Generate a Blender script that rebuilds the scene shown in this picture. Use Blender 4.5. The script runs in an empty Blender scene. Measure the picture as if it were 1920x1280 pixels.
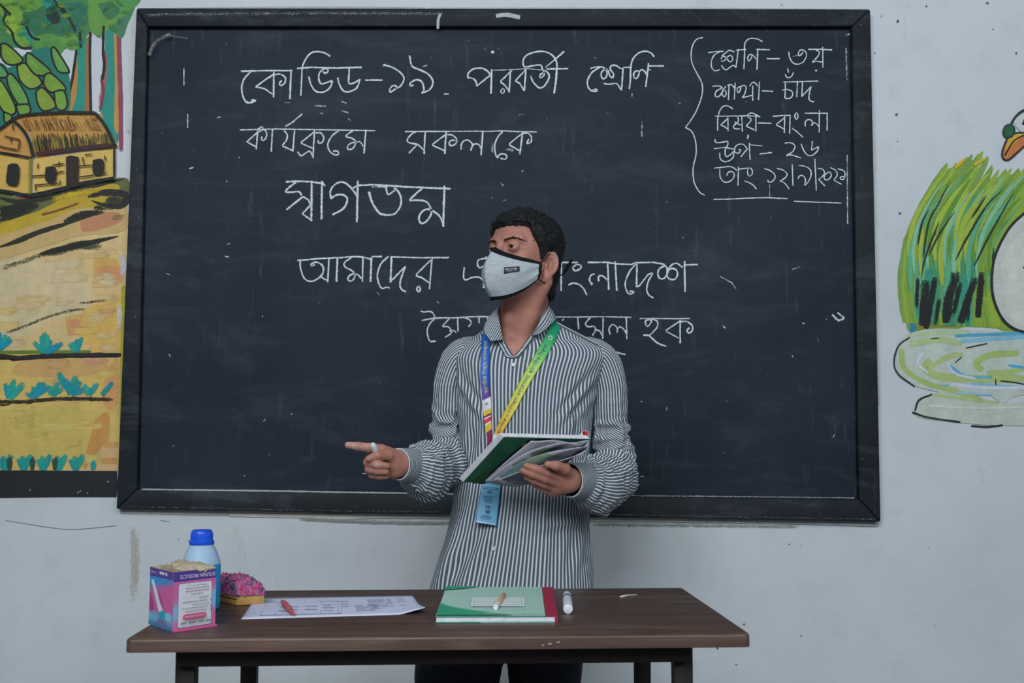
import bpy, bmesh, math, random
import numpy as np
from mathutils import Vector, Matrix, noise as mnoise
from mathutils.geometry import tessellate_polygon

C = bpy.context.scene.collection
SC = bpy.context.scene
random.seed(7)
RNG = np.random.default_rng(7)

# ---------------------------------------------------------------- camera, sky, daylight
FPX = 2050.0                       # focal length in pixels of the 1920-wide frame
CAM_H = 1.095
PITCH = math.atan2(180.0, FPX)     # camera tilted up a little
cam_d = bpy.data.cameras.new('camera')
cam_d.sensor_width = 36.0
cam_d.lens = FPX / 1920.0 * 36.0
cam_d.clip_start = 0.05
cam_d.dof.use_dof = True
cam_d.dof.focus_distance = 2.75
cam_d.dof.aperture_fstop = 9.0
cam = bpy.data.objects.new('camera', cam_d)
cam.location = (0, 0, CAM_H)
cam.rotation_euler = (math.pi / 2 + PITCH, 0, 0)
C.objects.link(cam)
SC.camera = cam

SC.view_settings.view_transform = 'Standard'
SC.view_settings.look = 'None'
SC.view_settings.gamma = 1.0
SC.view_settings.use_curve_mapping = False
SC.view_settings.exposure = 0.0

w = bpy.data.worlds.new('overcast_sky')
SC.world = w
w.use_nodes = True
bg = w.node_tree.nodes['Background']
bg.inputs['Color'].default_value = (0.72, 0.86, 1.0, 1)
bg.inputs['Strength'].default_value = 0.16

def area(name, loc, target, sx, sy, power, col):
    d = bpy.data.lights.new(name, 'AREA')
    d.shape = 'RECTANGLE'; d.size = sx; d.size_y = sy
    d.energy = power; d.color = col
    o = bpy.data.objects.new(name, d)
    o.location = loc
    o.rotation_euler = (Vector(target) - Vector(loc)).to_track_quat('-Z', 'Y').to_euler()
    C.objects.link(o)
    return o
# daylight through the open windows of the classroom, up and in front of the board
area('window_daylight', (-1.1, -1.6, 3.5), (0.0, 3.3, 1.1), 3.0, 2.0, 176, (0.93, 0.97, 1.0))
area('far_window_daylight', (2.4, -1.6, 3.3), (0.3, 3.3, 1.0), 2.2, 1.8, 78, (0.88, 0.95, 1.0))

# ---------------------------------------------------------------- helpers
CP, SP = math.cos(PITCH), math.sin(PITCH)
def at(px, py, Y):
    """point seen at pixel (px,py) of the 1920x1280 frame, at distance Y in front of the camera"""
    dx = (px - 960.0) / FPX; du = -(py - 640.0) / FPX
    d = np.array([dx, CP - SP * du, SP + CP * du])
    return np.array([0, 0, CAM_H]) + d * (Y / d[1])
def at_z(px, py, z):
    dx = (px - 960.0) / FPX; du = -(py - 640.0) / FPX
    d = np.array([dx, CP - SP * du, SP + CP * du])
    return np.array([0, 0, CAM_H]) + d * ((z - CAM_H) / d[2])
WALL_Y = 3.35

def lin(c):
    if isinstance(c, str):
        c = c.lstrip('#'); c = [int(c[i:i+2], 16) / 255 for i in (0, 2, 4)]
    return [x / 12.92 if x <= 0.04045 else ((x + 0.055) / 1.055) ** 2.4 for x in c[:3]]

class NT:
    """small node-tree writer"""
    def __init__(s, name):
        s.m = bpy.data.materials.new(name); s.m.use_nodes = True
        s.t = s.m.node_tree; s.b = s.t.nodes['Principled BSDF']; s.o = s.t.nodes['Material Output']
    def n(s, typ, **kw):
        nd = s.t.nodes.new(typ)
        for k, v in kw.items():
            if k.startswith('i_'):
                key = k[2:]; key = int(key) if key.isdigit() else key.replace('_', ' ')
                nd.inputs[key].default_value = v
            else: setattr(nd, k, v)
        return nd
    def l(s, a, b): s.t.links.new(a, b)
    def math(s, op, a, b=None, clamp=False):
        nd = s.n('ShaderNodeMath', operation=op, use_clamp=clamp)
        for i, v in enumerate((a, b)):
            if v is None: continue
            if isinstance(v, (int, float)): nd.inputs[i].default_value = v
            else: s.l(v, nd.inputs[i])
        return nd.outputs[0]
    def coord(s, which='Object', scale=(1, 1, 1)):
        tc = s.n('ShaderNodeTexCoord'); mp = s.n('ShaderNodeMapping')
        mp.inputs['Scale'].default_value = scale
        s.l(tc.outputs[which], mp.inputs['Vector']); return mp.outputs[0]
    def noise(s, vec, scale, detail=4, rough=0.6, dist=0.0):
        nd = s.n('ShaderNodeTexNoise'); s.l(vec, nd.inputs['Vector'])
        nd.inputs['Scale'].default_value = scale; nd.inputs['Detail'].default_value = detail
        nd.inputs['Roughness'].default_value = rough; nd.inputs['Distortion'].default_value = dist
        return nd.outputs['Fac']
    def ramp(s, fac, stops, interp='LINEAR'):
        r = s.n('ShaderNodeValToRGB'); s.l(fac, r.inputs[0]); r.color_ramp.interpolation = interp
        e = r.color_ramp.elements
        while len(e) < len(stops): e.new(0.5)
        for el, (p, c) in zip(e, stops):
            el.position = p; el.color = (*lin(c), 1) if isinstance(c, (str, tuple, list)) else (c, c, c, 1)
        return r.outputs[0]
    def mix(s, fac, a, b, mode='MIX'):
        m = s.n('ShaderNodeMix', data_type='RGBA', blend_type=mode)
        for v, sock in ((fac, m.inputs[0]), (a, m.inputs[6]), (b, m.inputs[7])):
            if isinstance(v, (int, float)): sock.default_value = v
            elif isinstance(v, (str, tuple, list)): sock.default_value = (*lin(v), 1)
            else: s.l(v, sock)
        return m.outputs[2]
    def bump(s, h, strength=0.3, dist=0.002):
        b = s.n('ShaderNodeBump'); s.l(h, b.inputs['Height'])
        b.inputs['Strength'].default_value = strength; b.inputs['Distance'].default_value = dist
        s.l(b.outputs[0], s.b.inputs['Normal'])
    def set(s, col=None, rough=0.6, spec=0.3, metal=0.0):
        if col is not None:
            if isinstance(col, (str, tuple, list)): s.b.inputs['Base Color'].default_value = (*lin(col), 1)
            else: s.l(col, s.b.inputs['Base Color'])
        s.b.inputs['Roughness'].default_value = rough
        s.b.inputs['Specular IOR Level'].default_value = spec
        s.b.inputs['Metallic'].default_value = metal
        return s.m

def plain(name, col, rough=0.6, spec=0.3, var=0.06, scale=40):
    t = NT(name); v = t.coord('Object')
    f = t.noise(v, scale, 3)
    hi = [min(1, c * (1 + var)) for c in hexrgb(col)]; lo = [c * (1 - var) for c in hexrgb(col)]
    t.set(t.ramp(f, [(0.3, tuple(lo)), (0.7, tuple(hi))]), rough, spec)
    return t.m
def hexrgb(c):
    if isinstance(c, str):
        c = c.lstrip('#'); return [int(c[i:i+2], 16) / 255 for i in (0, 2, 4)]
    return list(c)

def tag(o, label=None, cat=None, group=None, kind=None):
    if label: o['label'] = label
    if cat: o['category'] = cat
    if group: o['group'] = group
    if kind: o['kind'] = kind
    return o
def empty(name, loc, label, cat, group=None):
    o = bpy.data.objects.new(name, None); C.objects.link(o)
    o.location = loc; o.empty_display_size = 0.05
    return tag(o, label, cat, group)
def mesh(name, V, Fc, mats, parent=None, smooth=True, uv=None, col=None, midx=None, attrs=None):
    """V world-space vertices; uv/col per vertex"""
    me = bpy.data.meshes.new(name)
    V = np.asarray(V, float)
    o = bpy.data.objects.new(name, me); C.objects.link(o)
    if parent is not None:
        o.parent = parent
        p = parent; off = np.zeros(3)
        while p is not None:
            off += np.array(p.location); p = p.parent
        V = V - off
    me.from_pydata(V.tolist(), [], [list(map(int, f)) for f in Fc])
    if not isinstance(mats, (list, tuple)): mats = [mats]
    for m in mats: me.materials.append(m)
    if midx is not None: me.polygons.foreach_set('material_index', np.asarray(midx, np.int32))
    if smooth: me.polygons.foreach_set('use_smooth', np.ones(len(me.polygons), bool))
    li = np.empty(len(me.loops), np.int32); me.loops.foreach_get('vertex_index', li)
    if uv is not None:
        lay = me.uv_layers.new(name='UVMap')
        lay.data.foreach_set('uv', np.asarray(uv, np.float32)[li].ravel())
    if col is not None:
        a = me.color_attributes.new('Col', 'FLOAT_COLOR', 'POINT')
        a.data.foreach_set('color', np.asarray(col, np.float32).ravel())
    for k, v in (attrs or {}).items():
        a = me.attributes.new(k, 'FLOAT', 'POINT'); a.data.foreach_set('value', np.asarray(v, np.float32))
    me.update()
    return o

class MB:
    """collects boxes, tubes, lathes into one mesh"""
    def __init__(s): s.V = []; s.F = []; s.M = []; s.n = 0
    def add(s, V, F, m=0):
        V = np.asarray(V, float); s.V.append(V)
        for f in F: s.F.append([i + s.n for i in f]); s.M.append(m)
        s.n += len(V); return s
    def bm(s, bmo, m=0):
        bmo.verts.index_update()
        s.add([v.co[:] for v in bmo.verts], [[v.index for v in f.verts] for f in bmo.faces], m); bmo.free(); return s
    def box(s, c, size, bev=0.0, seg=2, R=None, m=0, taper=None):
        b = bmesh.new(); bmesh.ops.create_cube(b, size=1.0)
        for v in b.verts:
            v.co = Vector((v.co.x * size[0], v.co.y * size[1], v.co.z * size[2]))
            if taper and v.co.z < 0: v.co.x *= taper; v.co.y *= taper
        if bev > 0: bmesh.ops.bevel(b, geom=b.edges[:], offset=bev, segments=seg, affect='EDGES', profile=0.5)
        M = (R.to_4x4() if R else Matrix.Identity(4)); M = Matrix.Translation(Vector(c)) @ M
        bmesh.ops.transform(b, matrix=M, verts=b.verts)
        return s.bm(b, m)
    def lathe(s, prof, base, axis=(0, 0, 1), n=32, m=0, sx=1.0, sy=1.0):
        q = Vector((0, 0, 1)).rotation_difference(Vector(axis)); V = []; F = []
        for r, z in prof:
            for k in range(n):
                a = 2 * math.pi * k / n
                V.append(Vector(base) + q @ Vector((r * math.cos(a) * sx, r * math.sin(a) * sy, z)))
        for i in range(len(prof) - 1):
            for k in range(n):
                k2 = (k + 1) % n
                F.append([i * n + k, i * n + k2, (i + 1) * n + k2, (i + 1) * n + k])
        F.append(list(range(n - 1, -1, -1))); F.append([(len(prof) - 1) * n + k for k in range(n)])
        return s.add([v[:] for v in V], F, m)
    def tube(s, pts, r, n=8, m=0, cap=True, flat=1.0):
        P = np.asarray(pts, float); L = len(P)
        rr = np.broadcast_to(np.asarray(r, float), (L,))
        T = np.gradient(P, axis=0); T /= np.linalg.norm(T, axis=1)[:, None] + 1e-12
        u = np.cross(T[0], [0, 0, 1.0]);
        if np.linalg.norm(u) < 1e-3: u = np.cross(T[0], [1.0, 0, 0])
        V = []
        for i in range(L):
            u = u - T[i] * np.dot(u, T[i]); u /= np.linalg.norm(u); v = np.cross(T[i], u)
            for k in range(n):
                a = 2 * math.pi * k / n
                V.append(P[i] + rr[i] * (math.cos(a) * u + flat * math.sin(a) * v))
        F = [[i * n + k, i * n + (k + 1) % n, (i + 1) * n + (k + 1) % n, (i + 1) * n + k] for i in range(L - 1) for k in range(n)]
        if cap: F += [list(range(n - 1, -1, -1)), [(L - 1) * n + k for k in range(n)]]
        return s.add(V, F, m)
    def build(s, name, mats, parent=None, smooth=True):
        o = mesh(name, np.concatenate(s.V), s.F, mats, parent, smooth, midx=s.M)
        if smooth:
            try: o.data.set_sharp_from_angle(angle=math.radians(38))
            except Exception: pass
        return o

def catmull(P, step):
    """smooth curve through the points, sampled about every `step`"""
    P = np.asarray(P, float)
    if len(P) < 3: return resample(P, step)
    Q = np.vstack([2 * P[0] - P[1], P, 2 * P[-1] - P[-2]]); out = []
    for i in range(1, len(Q) - 2):
        p0, p1, p2, p3 = Q[i - 1:i + 3]
        n = max(2, int(np.linalg.norm(p2 - p1) / step) + 1)
        t = np.linspace(0, 1, n, endpoint=False)[:, None]
        out.append(0.5 * (2 * p1 + (p2 - p0) * t + (2 * p0 - 5 * p1 + 4 * p2 - p3) * t ** 2 + (3 * p1 - p0 - 3 * p2 + p3) * t ** 3))
    return np.vstack(out + [P[-1:]])
def resample(P, step):
    P = np.asarray(P, float); out = []
    for a, b in zip(P[:-1], P[1:]):
        n = max(1, int(np.linalg.norm(b - a) / step))
        out.append(a + (b - a) * np.linspace(0, 1, n, endpoint=False)[:, None])
    return np.vstack(out + [P[-1:]])
def pts(s): return np.array([[float(v) for v in q.split(',')] for q in s.split()])

class Paint:
    """flat paint on a plane: fills and brush ribbons drawn in photo pixels, put on the plane by `proj`"""
    def __init__(s, proj, lift=0.000035, start=0.0004):
        s.proj = proj; s.lift = lift; s.z = start; s.V = []; s.F = []; s.C = []; s.U = []; s.n = 0; s.T = (0, 0, 1); s.ends = .22 if lift > .000031 else 0.0
    def frame(s, ox, oy, sc): s.T = (ox, oy, sc); return s
    def px(s, P): return np.array([s.T[0], s.T[1]]) + np.asarray(P) * s.T[2]
    def _put(s, P2, uv, F, col, dry):
        P3 = np.array([s.proj(x, y, s.z) for x, y in P2])
        s.V.append(P3); s.U.append(uv)
        cc = np.tile([*lin(col), 0.0], (len(P3), 1)); cc[:, 3] = dry; s.C.append(cc)
        s.F += [[i + s.n for i in f] for f in F]; s.n += len(P3); s.z += s.lift
    def fill(s, poly, col, curve=True, jit=0.0):
        P = s.px(pts(poly) if isinstance(poly, str) else poly)
        if curve: P = catmull(np.vstack([P, P[:1]]), 5)[:-1]
        if jit: P = P + RNG.normal(0, jit, P.shape)
        tr = tessellate_polygon([[Vector((x, y, 0)) for x, y in P]])
        s._put(P, np.column_stack([np.zeros(len(P)), np.arange(len(P)) * .01]), tr, col, 0.0); return s
    def stroke(s, path, wd, col, dry=0.3, curve=True, taper=False):
        P = s.px(pts(path) if isinstance(path, str) else path)
        P = catmull(P, 3.0) if curve else resample(P, 3.0)
        if len(P) < 2: return s
        if curve and len(P) > 3:
            pass
        T = np.gradient(P, axis=0); T /= np.linalg.norm(T, axis=1)[:, None] + 1e-9
        N = np.column_stack([-T[:, 1], T[:, 0]])
        L = len(P); t = np.linspace(0, 1, L)
        W = np.full(L, wd / 2.0) * (0.9 + 0.2 * np.interp(np.arange(L), np.arange(0, L + 6, 4), RNG.random(len(np.arange(0, L + 6, 4)))))
        if taper: W *= np.sqrt(np.clip(np.minimum(t * 4 + .15, (1 - t) * 1.9 + .01), 0, 1))
        d = np.concatenate([[0], np.cumsum(np.linalg.norm(np.diff(P, axis=0), axis=1))]) * 0.0016 + RNG.random() * 50
        V = np.vstack([P - N * W[:, None], P, P + N * W[:, None]])
        uv = np.vstack([np.column_stack([np.full(L, -1.), d]), np.column_stack([np.zeros(L), d]), np.column_stack([np.full(L, 1.), d])])
        if s.ends:
            q = np.concatenate([[0], np.cumsum(np.linalg.norm(np.diff(P, axis=0), axis=1))])
            dr = dry + s.ends * (np.exp(-q / (wd * .7)) * .6 + np.exp(-(q[-1] - q) / (wd * .9))); dry = np.tile(np.minimum(dr, dry + s.ends), 3)
        F = []
        for i in range(L - 1):
            F += [[i, i + 1, L + i + 1, L + i], [L + i, L + i + 1, 2 * L + i + 1, 2 * L + i]]
        s._put(V, uv, F, col, dry); return s
    def blob(s, x, y, r, col, dry=0.3, ry=None):
        n = 14; a = np.linspace(0, 2 * math.pi, n, endpoint=False)
        P = np.column_stack([x + r * np.cos(a) * RNG.uniform(.75, 1.2, n), y + (ry or r) * np.sin(a) * RNG.uniform(.75, 1.2, n)])
        return s.fill(P, col)
    def build(s, name, mat, parent=None):
        return mesh(name, np.vstack(s.V), s.F, mat, parent, smooth=False, uv=np.vstack(s.U), col=np.vstack(s.C))
# ---------------------------------------------------------------- room shell
def wall_material():
    t = NT('wall_plaster'); v = t.coord('Object')
    f = t.noise(v, 1.3, 6, 0.6); f2 = t.noise(v, 9, 5, 0.65)
    base = t.ramp(f, [(0.3, '#b9c1c6'), (0.55, '#c4cbd1'), (0.8, '#c9cdd6')])
    base = t.mix(t.ramp(f2, [(0.52, 0.0), (0.75, 0.28)]), base, '#a5adb0')
    vs = t.noise(t.coord('Object', (1, 1, 0.35)), 5.5, 8, 0.75, 0.6)
    base = t.mix(t.ramp(vs, [(0.62, 0.0), (0.72, 0.45)]), base, '#a9a79c')
    # small flecks and scuffs
    vo = t.n('ShaderNodeTexVoronoi', feature='F1'); t.l(v, vo.inputs['Vector']); vo.inputs['Scale'].default_value = 17
    vo.inputs['Randomness'].default_value = 1.0
    m1 = t.math('LESS_THAN', vo.outputs['Distance'], 0.07)
    m1 = t.math('MULTIPLY', m1, t.math('GREATER_THAN', t.noise(v, 3.1, 2), 0.6))
    base = t.mix(t.math('MULTIPLY', m1, 0.5), base, '#5f6468')
    sc = t.noise(v, 38, 6, 0.8, 1.5)
    base = t.mix(t.math('MULTIPLY', t.ramp(sc, [(0.66, 0.0), (0.72, 0.5)]), t.ramp(t.noise(v, 2.2, 3), [(0.45, 0.0), (0.7, 1.0)])), base, '#7d8385')
    t.set(base, 0.75, 0.25)
    h = t.math('ADD', t.math('MULTIPLY', t.noise(v, 60, 6, 0.7), 0.5), t.noise(v, 6, 4))
    t.bump(h, 0.35, 0.004)
    return t.m
M_WALL = wall_material()
mb = MB(); mb.box((0, WALL_Y + 0.06, 1.5), (7.0, 0.12, 3.3))
wall = mb.build('wall_back', M_WALL, smooth=False); tag(wall, 'pale blue-grey plastered classroom wall with scuffs', 'wall', kind='structure')
t = NT('floor_cement'); v = t.coord('Object')
t.set(t.ramp(t.noise(v, 4, 6, .65), [(.3, '#5d5a56'), (.7, '#77746f')]), .7, .3); t.bump(t.noise(v, 40, 5), .2, .002)
mb = MB(); mb.box((0, 0.9, -0.05), (7.0, 5.0, 0.1))
floor = mb.build('floor', t.m, smooth=False); tag(floor, 'grey cement classroom floor', 'floor', kind='structure')

# ---------------------------------------------------------------- paint and chalk materials
def paint_material(name, dust=False):
    t = NT(name)
    at_ = t.n('ShaderNodeAttribute', attribute_name='Col'); uv = t.n('ShaderNodeUVMap', uv_map='UVMap')
    ob = t.coord('Object')
    sep = t.n('ShaderNodeSeparateXYZ'); t.l(uv.outputs[0], sep.inputs[0])
    edge = t.math('ABSOLUTE', sep.outputs[0])
    if dust:                                    # chalk: grainy line, thinner towards its edges
        g = t.noise(ob, 420, 3, 0.7); g2 = t.noise(ob, 90, 3, 0.6)
        a = t.math('ADD', t.math('MULTIPLY', g, 0.9), t.math('MULTIPLY', g2, 0.7))
        thr = t.math('ADD', t.math('MULTIPLY', t.math('POWER', edge, 2.0), 0.55), t.math('ADD', t.math('MULTIPLY', at_.outputs['Alpha'], 0.7), 0.36))
        al = t.math('MULTIPLY', t.math('SUBTRACT', a, thr), 4.0, clamp=True)
        col = at_.outputs['Color']
        t.set(col, 0.9, 0.1)
    else:                                       # wall paint: brush streaks along the stroke, broken where dry
        mp = t.n('ShaderNodeMapping'); t.l(uv.outputs[0], mp.inputs['Vector']); mp.inputs['Scale'].default_value = (2.2, 9, 1)
        st = t.noise(mp.outputs[0], 3.2, 4, 0.7)
        gr = t.noise(ob, 260, 3, 0.7)
        a = t.math('ADD', t.math('MULTIPLY', st, 0.8), t.math('MULTIPLY', gr, 0.7))
        thr = t.math('ADD', t.math('MULTIPLY', at_.outputs['Alpha'], 1.3), t.math('MULTIPLY', t.math('POWER', edge, 3.0), 0.26))
        al = t.math('MULTIPLY', t.math('SUBTRACT', a, thr), 7.0, clamp=True)
        al = t.math('MAXIMUM', al, t.math('LESS_THAN', at_.outputs['Alpha'], 0.02))
        n = t.noise(t.coord('Object', (1, 1, 0.5)), 14, 5, 0.7, 0.5); n2 = t.noise(t.coord('Object', (0.4, 1, 1)), 70, 4, .7)
        f = t.math('ADD', t.math('MULTIPLY', n, 0.5), t.math('MULTIPLY', n2, 0.4))
        hsv = t.n('ShaderNodeHueSaturation'); t.l(at_.outputs['Color'], hsv.inputs['Color'])
        t.l(t.math('ADD', f, 0.55), hsv.inputs['Value'])
        t.set(hsv.outputs[0], 0.55, 0.3)
        t.bump(n2, 0.15, 0.001)
    tr = t.n('ShaderNodeBsdfTransparent'); mx = t.n('ShaderNodeMixShader')
    t.l(al, mx.inputs[0]); t.l(tr.outputs[0], mx.inputs[1]); t.l(t.b.outputs[0], mx.inputs[2]); t.l(mx.outputs[0], t.o.inputs['Surface'])
    return t.m
M_PAINT = paint_material('mural_paint')
M_CHALK = paint_material('chalk_line', True)
SC.cycles.transparent_max_bounces = 24

# ---------------------------------------------------------------- chalkboard
def board_material(name, dark, light, smudge):
    t = NT(name); v = t.coord('Object')
    f = t.noise(v, 2.2, 5, 0.6); f2 = t.noise(t.coord('Object', (0.5, 1, 1.6)), 5, 6, 0.7, 0.8)
    c = t.ramp(f, [(0.3, dark), (0.7, light)])
    c = t.mix(t.ramp(f2, [(0.5, 0.0), (0.78, smudge)]), c, '#6f7782')
    # rubbed chalk traces
    s1 = t.noise(t.coord('Object', (1.0, 1, 0.12)), 60, 4, 0.6); s2 = t.noise(v, 3.3, 3)
    c = t.mix(t.math('MULTIPLY', t.ramp(s1, [(0.6, 0.0), (0.8, 0.22)]), t.ramp(s2, [(0.45, 0.0), (0.65, 1.0)])), c, '#8a929c')
    sp = t.n('ShaderNodeTexVoronoi'); t.l(v, sp.inputs['Vector']); sp.inputs['Scale'].default_value = 30
    m = t.math('MULTIPLY', t.math('LESS_THAN', sp.outputs['Distance'], 0.045), t.math('GREATER_THAN', t.noise(v, 5, 2), 0.56))
    c = t.mix(t.math('MULTIPLY', m, 0.5), c, '#b9c2ca')
    t.set(c, 0.6, 0.16)
    t.bump(t.noise(v, 50, 5, .6), 0.12, 0.002)
    return t.m
M_BOARD = board_material('board_slate', '#16222d', '#232d3b', 0.15)
M_FRAME = board_material('board_frame_paint', '#161d23', '#252b31', 0.3)
B_OUT = [(262, 22), (1626, 24), (1645, 977), (225, 953)]
B_IN = [(283, 57), (1591, 57), (1604, 934), (264, 916)]
bc = at(940, 520, WALL_Y)
board = empty('chalkboard', bc, 'wide black chalkboard on the wall, covered in white chalk handwriting', 'chalkboard')
BOARD_Y = WALL_Y - 0.012
def quad_slab(name, q, y0, y1, mat, parent, bev=0.0):
    A = [at(x, y, WALL_Y) for x, y in q]
    V = [(p[0], y0, p[2]) for p in A] + [(p[0], y1, p[2]) for p in A]
    b = bmesh.new(); vs = [b.verts.new(v) for v in V]
    b.faces.new(vs[:4]); b.faces.new(vs[:3:-1])
    for i in range(4): b.faces.new([vs[i], vs[i + 4], vs[(i + 1) % 4 + 4], vs[(i + 1) % 4]])
    bmesh.ops.recalc_face_normals(b, faces=b.faces[:])
    if bev: bmesh.ops.bevel(b, geom=b.edges[:], offset=bev, segments=2, affect='EDGES', profile=0.5)
    m = MB(); m.bm(b); return m.build(name, mat, parent)
quad_slab('writing_surface', [(278, 52), (1596, 52), (1610, 940), (258, 922)], BOARD_Y, WALL_Y + 0.004, M_BOARD, board)
for i in range(4):
    j = (i + 1) % 4
    quad_slab('frame_bar', [B_OUT[i], B_OUT[j], B_IN[j], B_IN[i]], WALL_Y - 0.034, WALL_Y + 0.004, M_FRAME, board, 0.006)

def on_board(x, y, lift):
    p = at(x, y, BOARD_Y); p[1] -= lift; return p
def on_wall(x, y, lift):
    p = at(x, y, WALL_Y); p[1] -= lift; return p
def on_frame(x, y, lift):
    p = at(x, y, WALL_Y - 0.034); p[1] -= lift; return p

CH = '#ccd5d9'
def chalk(name, label, T_strokes, wd=4.2, dry=0.12):
    p = Paint(on_board, 0.00003, 0.0008)
    for T, st in T_strokes:
        p.frame(*T)
        for s in st.strip().split('\n'):
            s = s.strip()
            if not s: continue
            w_ = wd; d_ = dry
            kind, rest = s.split(' ', 1)
            if '~' in kind: kind, k = kind.split('~'); d_ = float(k)
            if '*' in kind: kind, k = kind.split('*'); w_ = wd * float(k)
            if kind == 'o':
                for q in pts(rest): p.blob(*p.px(q) if p.T == (0, 0, 1) else (0, 0), 1, CH)
            else: p.stroke(rest, w_, CH, d_, curve=(kind == 'c'))
    o = p.build(name, M_CHALK, board)
    o['label'] = label
    return o
Z1 = (430, 80, 420 / 1920); Z2 = (860, 80, 400 / 1920); Z3 = (750, 220, 270 / 1920); Z4 = (510, 320, 360 / 1920)
Z5 = (770, 460, 560 / 1920); Z6 = (1000, 470, 320 / 1920); Z7 = (780, 570, 220 / 1920); Z8 = (1260, 50, 380 / 1390)
Z9 = (1320, 60, 280 / 1920); Z10 = (1320, 220, 280 / 1920); ZP = (0, 0, 1)
chalk('chalk_writing', 'top chalk line of Bengali heading', [(Z1, '''
l 100,245 300,240 540,240
c 185,250 135,300 108,370 115,450 145,510 180,515 200,490 230,500
c*1.2 150,508 180,515 225,497
l 385,268 300,325 225,380
c 225,380 300,395 345,425 378,445
l 382,250 380,470
c 385,275 440,272 480,300 475,345 440,370 432,345 450,325
l*1.15 530,240 520,485
c 612,455 620,330 625,220 650,150 700,90 760,78 820,90 865,118
l 580,222 700,212 900,218 1135,212
c 682,290 700,360 740,415 800,425 860,390 885,330
c 885,325 840,340 790,355 770,320 770,270 800,230 840,225 845,250 815,262 805,245
c 928,300 945,360 980,415 1030,420 1090,390 1122,315
l 1030,205 1022,345
c 1022,350 1060,350 1122,315
l 1165,322 1315,322
c 1325,190 1400,215 1470,260 1498,310 1470,370 1420,400 1380,425 1375,400 1400,370 1435,375 1430,400
l*1.4 1322,186 1332,200
c*1.1 1545,110 1555,170 1575,210 1650,240 1715,280 1745,340 1720,400 1650,435
c*1.1 1650,435 1668,400 1650,335 1600,320 1555,345 1550,370 1580,365
l*.8 1840,440 1880,440
l*.7~.3 480,515 520,515
'''), (Z2, '''
l*.6~.25 300,250 470,245 620,235 770,250
l 790,238 985,235
c 85,325 85,280 130,240 200,230 250,250 285,285
c 85,315 130,325 155,350 165,395
l 165,390 290,290
l*1.1 298,240 290,460
l 475,255 375,350
c 375,355 410,380 445,420 455,440
l 465,260 455,450
c*.8 395,415 378,440 390,458 410,445 408,420 395,415
l 600,250 510,345
c 510,345 550,370 580,420 590,435
l 605,240 592,430
c 648,300 670,355 720,405 760,400 800,350 815,300 790,260 765,255 770,290 745,315 728,310 740,285 770,270
c 755,245 740,205 690,205 600,220 580,190 590,140 640,100 740,80 820,100 870,150 885,230 875,350 858,460
l*1.2 882,240 875,350 858,460
l*.7 780,225 870,150
l 870,150 950,80
c*.8 1185,235 1225,222 1265,222
c 1265,225 1200,270 1160,340 1165,400 1195,435 1245,435 1235,420 1205,430
c 1250,220 1300,225 1335,265 1325,315 1295,325 1280,290 1300,250 1340,240
c 1345,250 1360,300 1385,318 1392,280 1365,245 1370,212 1410,205 1450,230 1480,235
c*.9 1305,370 1360,375 1420,370 1450,410 1468,430
l 1480,235 1465,430
l*.8 1480,225 1560,222
c 1535,420 1545,330 1548,220 1570,145 1620,95 1680,80 1730,95 1758,130
c 1580,325 1575,280 1600,255 1625,270 1605,320 1585,325
c 1620,265 1650,245 1680,270 1690,290
l 1708,185 1695,300 1682,400
l 1705,212 1845,212
l*2.0 302,76 307,98
''')])
chalk('chalk_writing', 'second chalk line of Bengali heading', [(Z1, '''
l*.8 90,748 400,740 900,748 1250,755
l 240,770 150,850 225,890
l 245,750 230,915
c 250,765 300,745 322,785 305,830 278,835 280,805
c*.9 240,745 280,722 290,748
l 370,745 360,935
l 480,720 545,680 625,610
c 470,755 497,790 490,835 455,880
l 455,885 545,925
l 560,745 545,935
l 735,760 615,855
l 615,860 722,910
l 730,750 718,990
c 740,775 785,775 810,815 795,855 765,860 762,835
c 585,935 615,970 650,950 690,930 715,975
c 940,755 880,800 845,870 860,930 905,962 938,955 925,930 890,930
c 1065,750 1000,800 1050,820 1085,850 1060,905 1020,915 1015,885 1050,860 1090,855 1120,850 1150,890
l 1170,745 1155,950
'''), (Z3, '''
l 65,190 350,188 620,188
l*.7 620,188 1000,185 1250,188
l*.8 1245,182 1400,182 1600,192 1820,195
c 230,185 160,220 100,290 105,330 170,350 235,360
l 230,365 120,478
c 235,360 280,400 320,440
l*1.2 335,195 322,490
l 620,220 430,365
l 430,370 590,445
l*1.2 615,180 598,490
c 630,230 700,240 755,290 745,350 690,380 655,355 680,310 740,310
c 815,430 820,360 860,310 920,310 960,350 975,385
c 945,445 970,375 1020,355 1060,375 1075,410
l*1.1 1105,190 1080,510
c 1370,190 1300,270 1262,380 1275,490 1300,545
c 1300,545 1330,495 1390,490 1425,520 1400,560 1340,545
l 1630,215 1455,355
l 1455,365 1590,445
l*1.2 1635,200 1598,495
c 1640,215 1710,215 1755,270 1745,330 1695,350 1705,310 1720,290
l*3~.45 1240,350 1240,470
l*3~.5 1410,430 1510,430
''')], 3.9)
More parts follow.
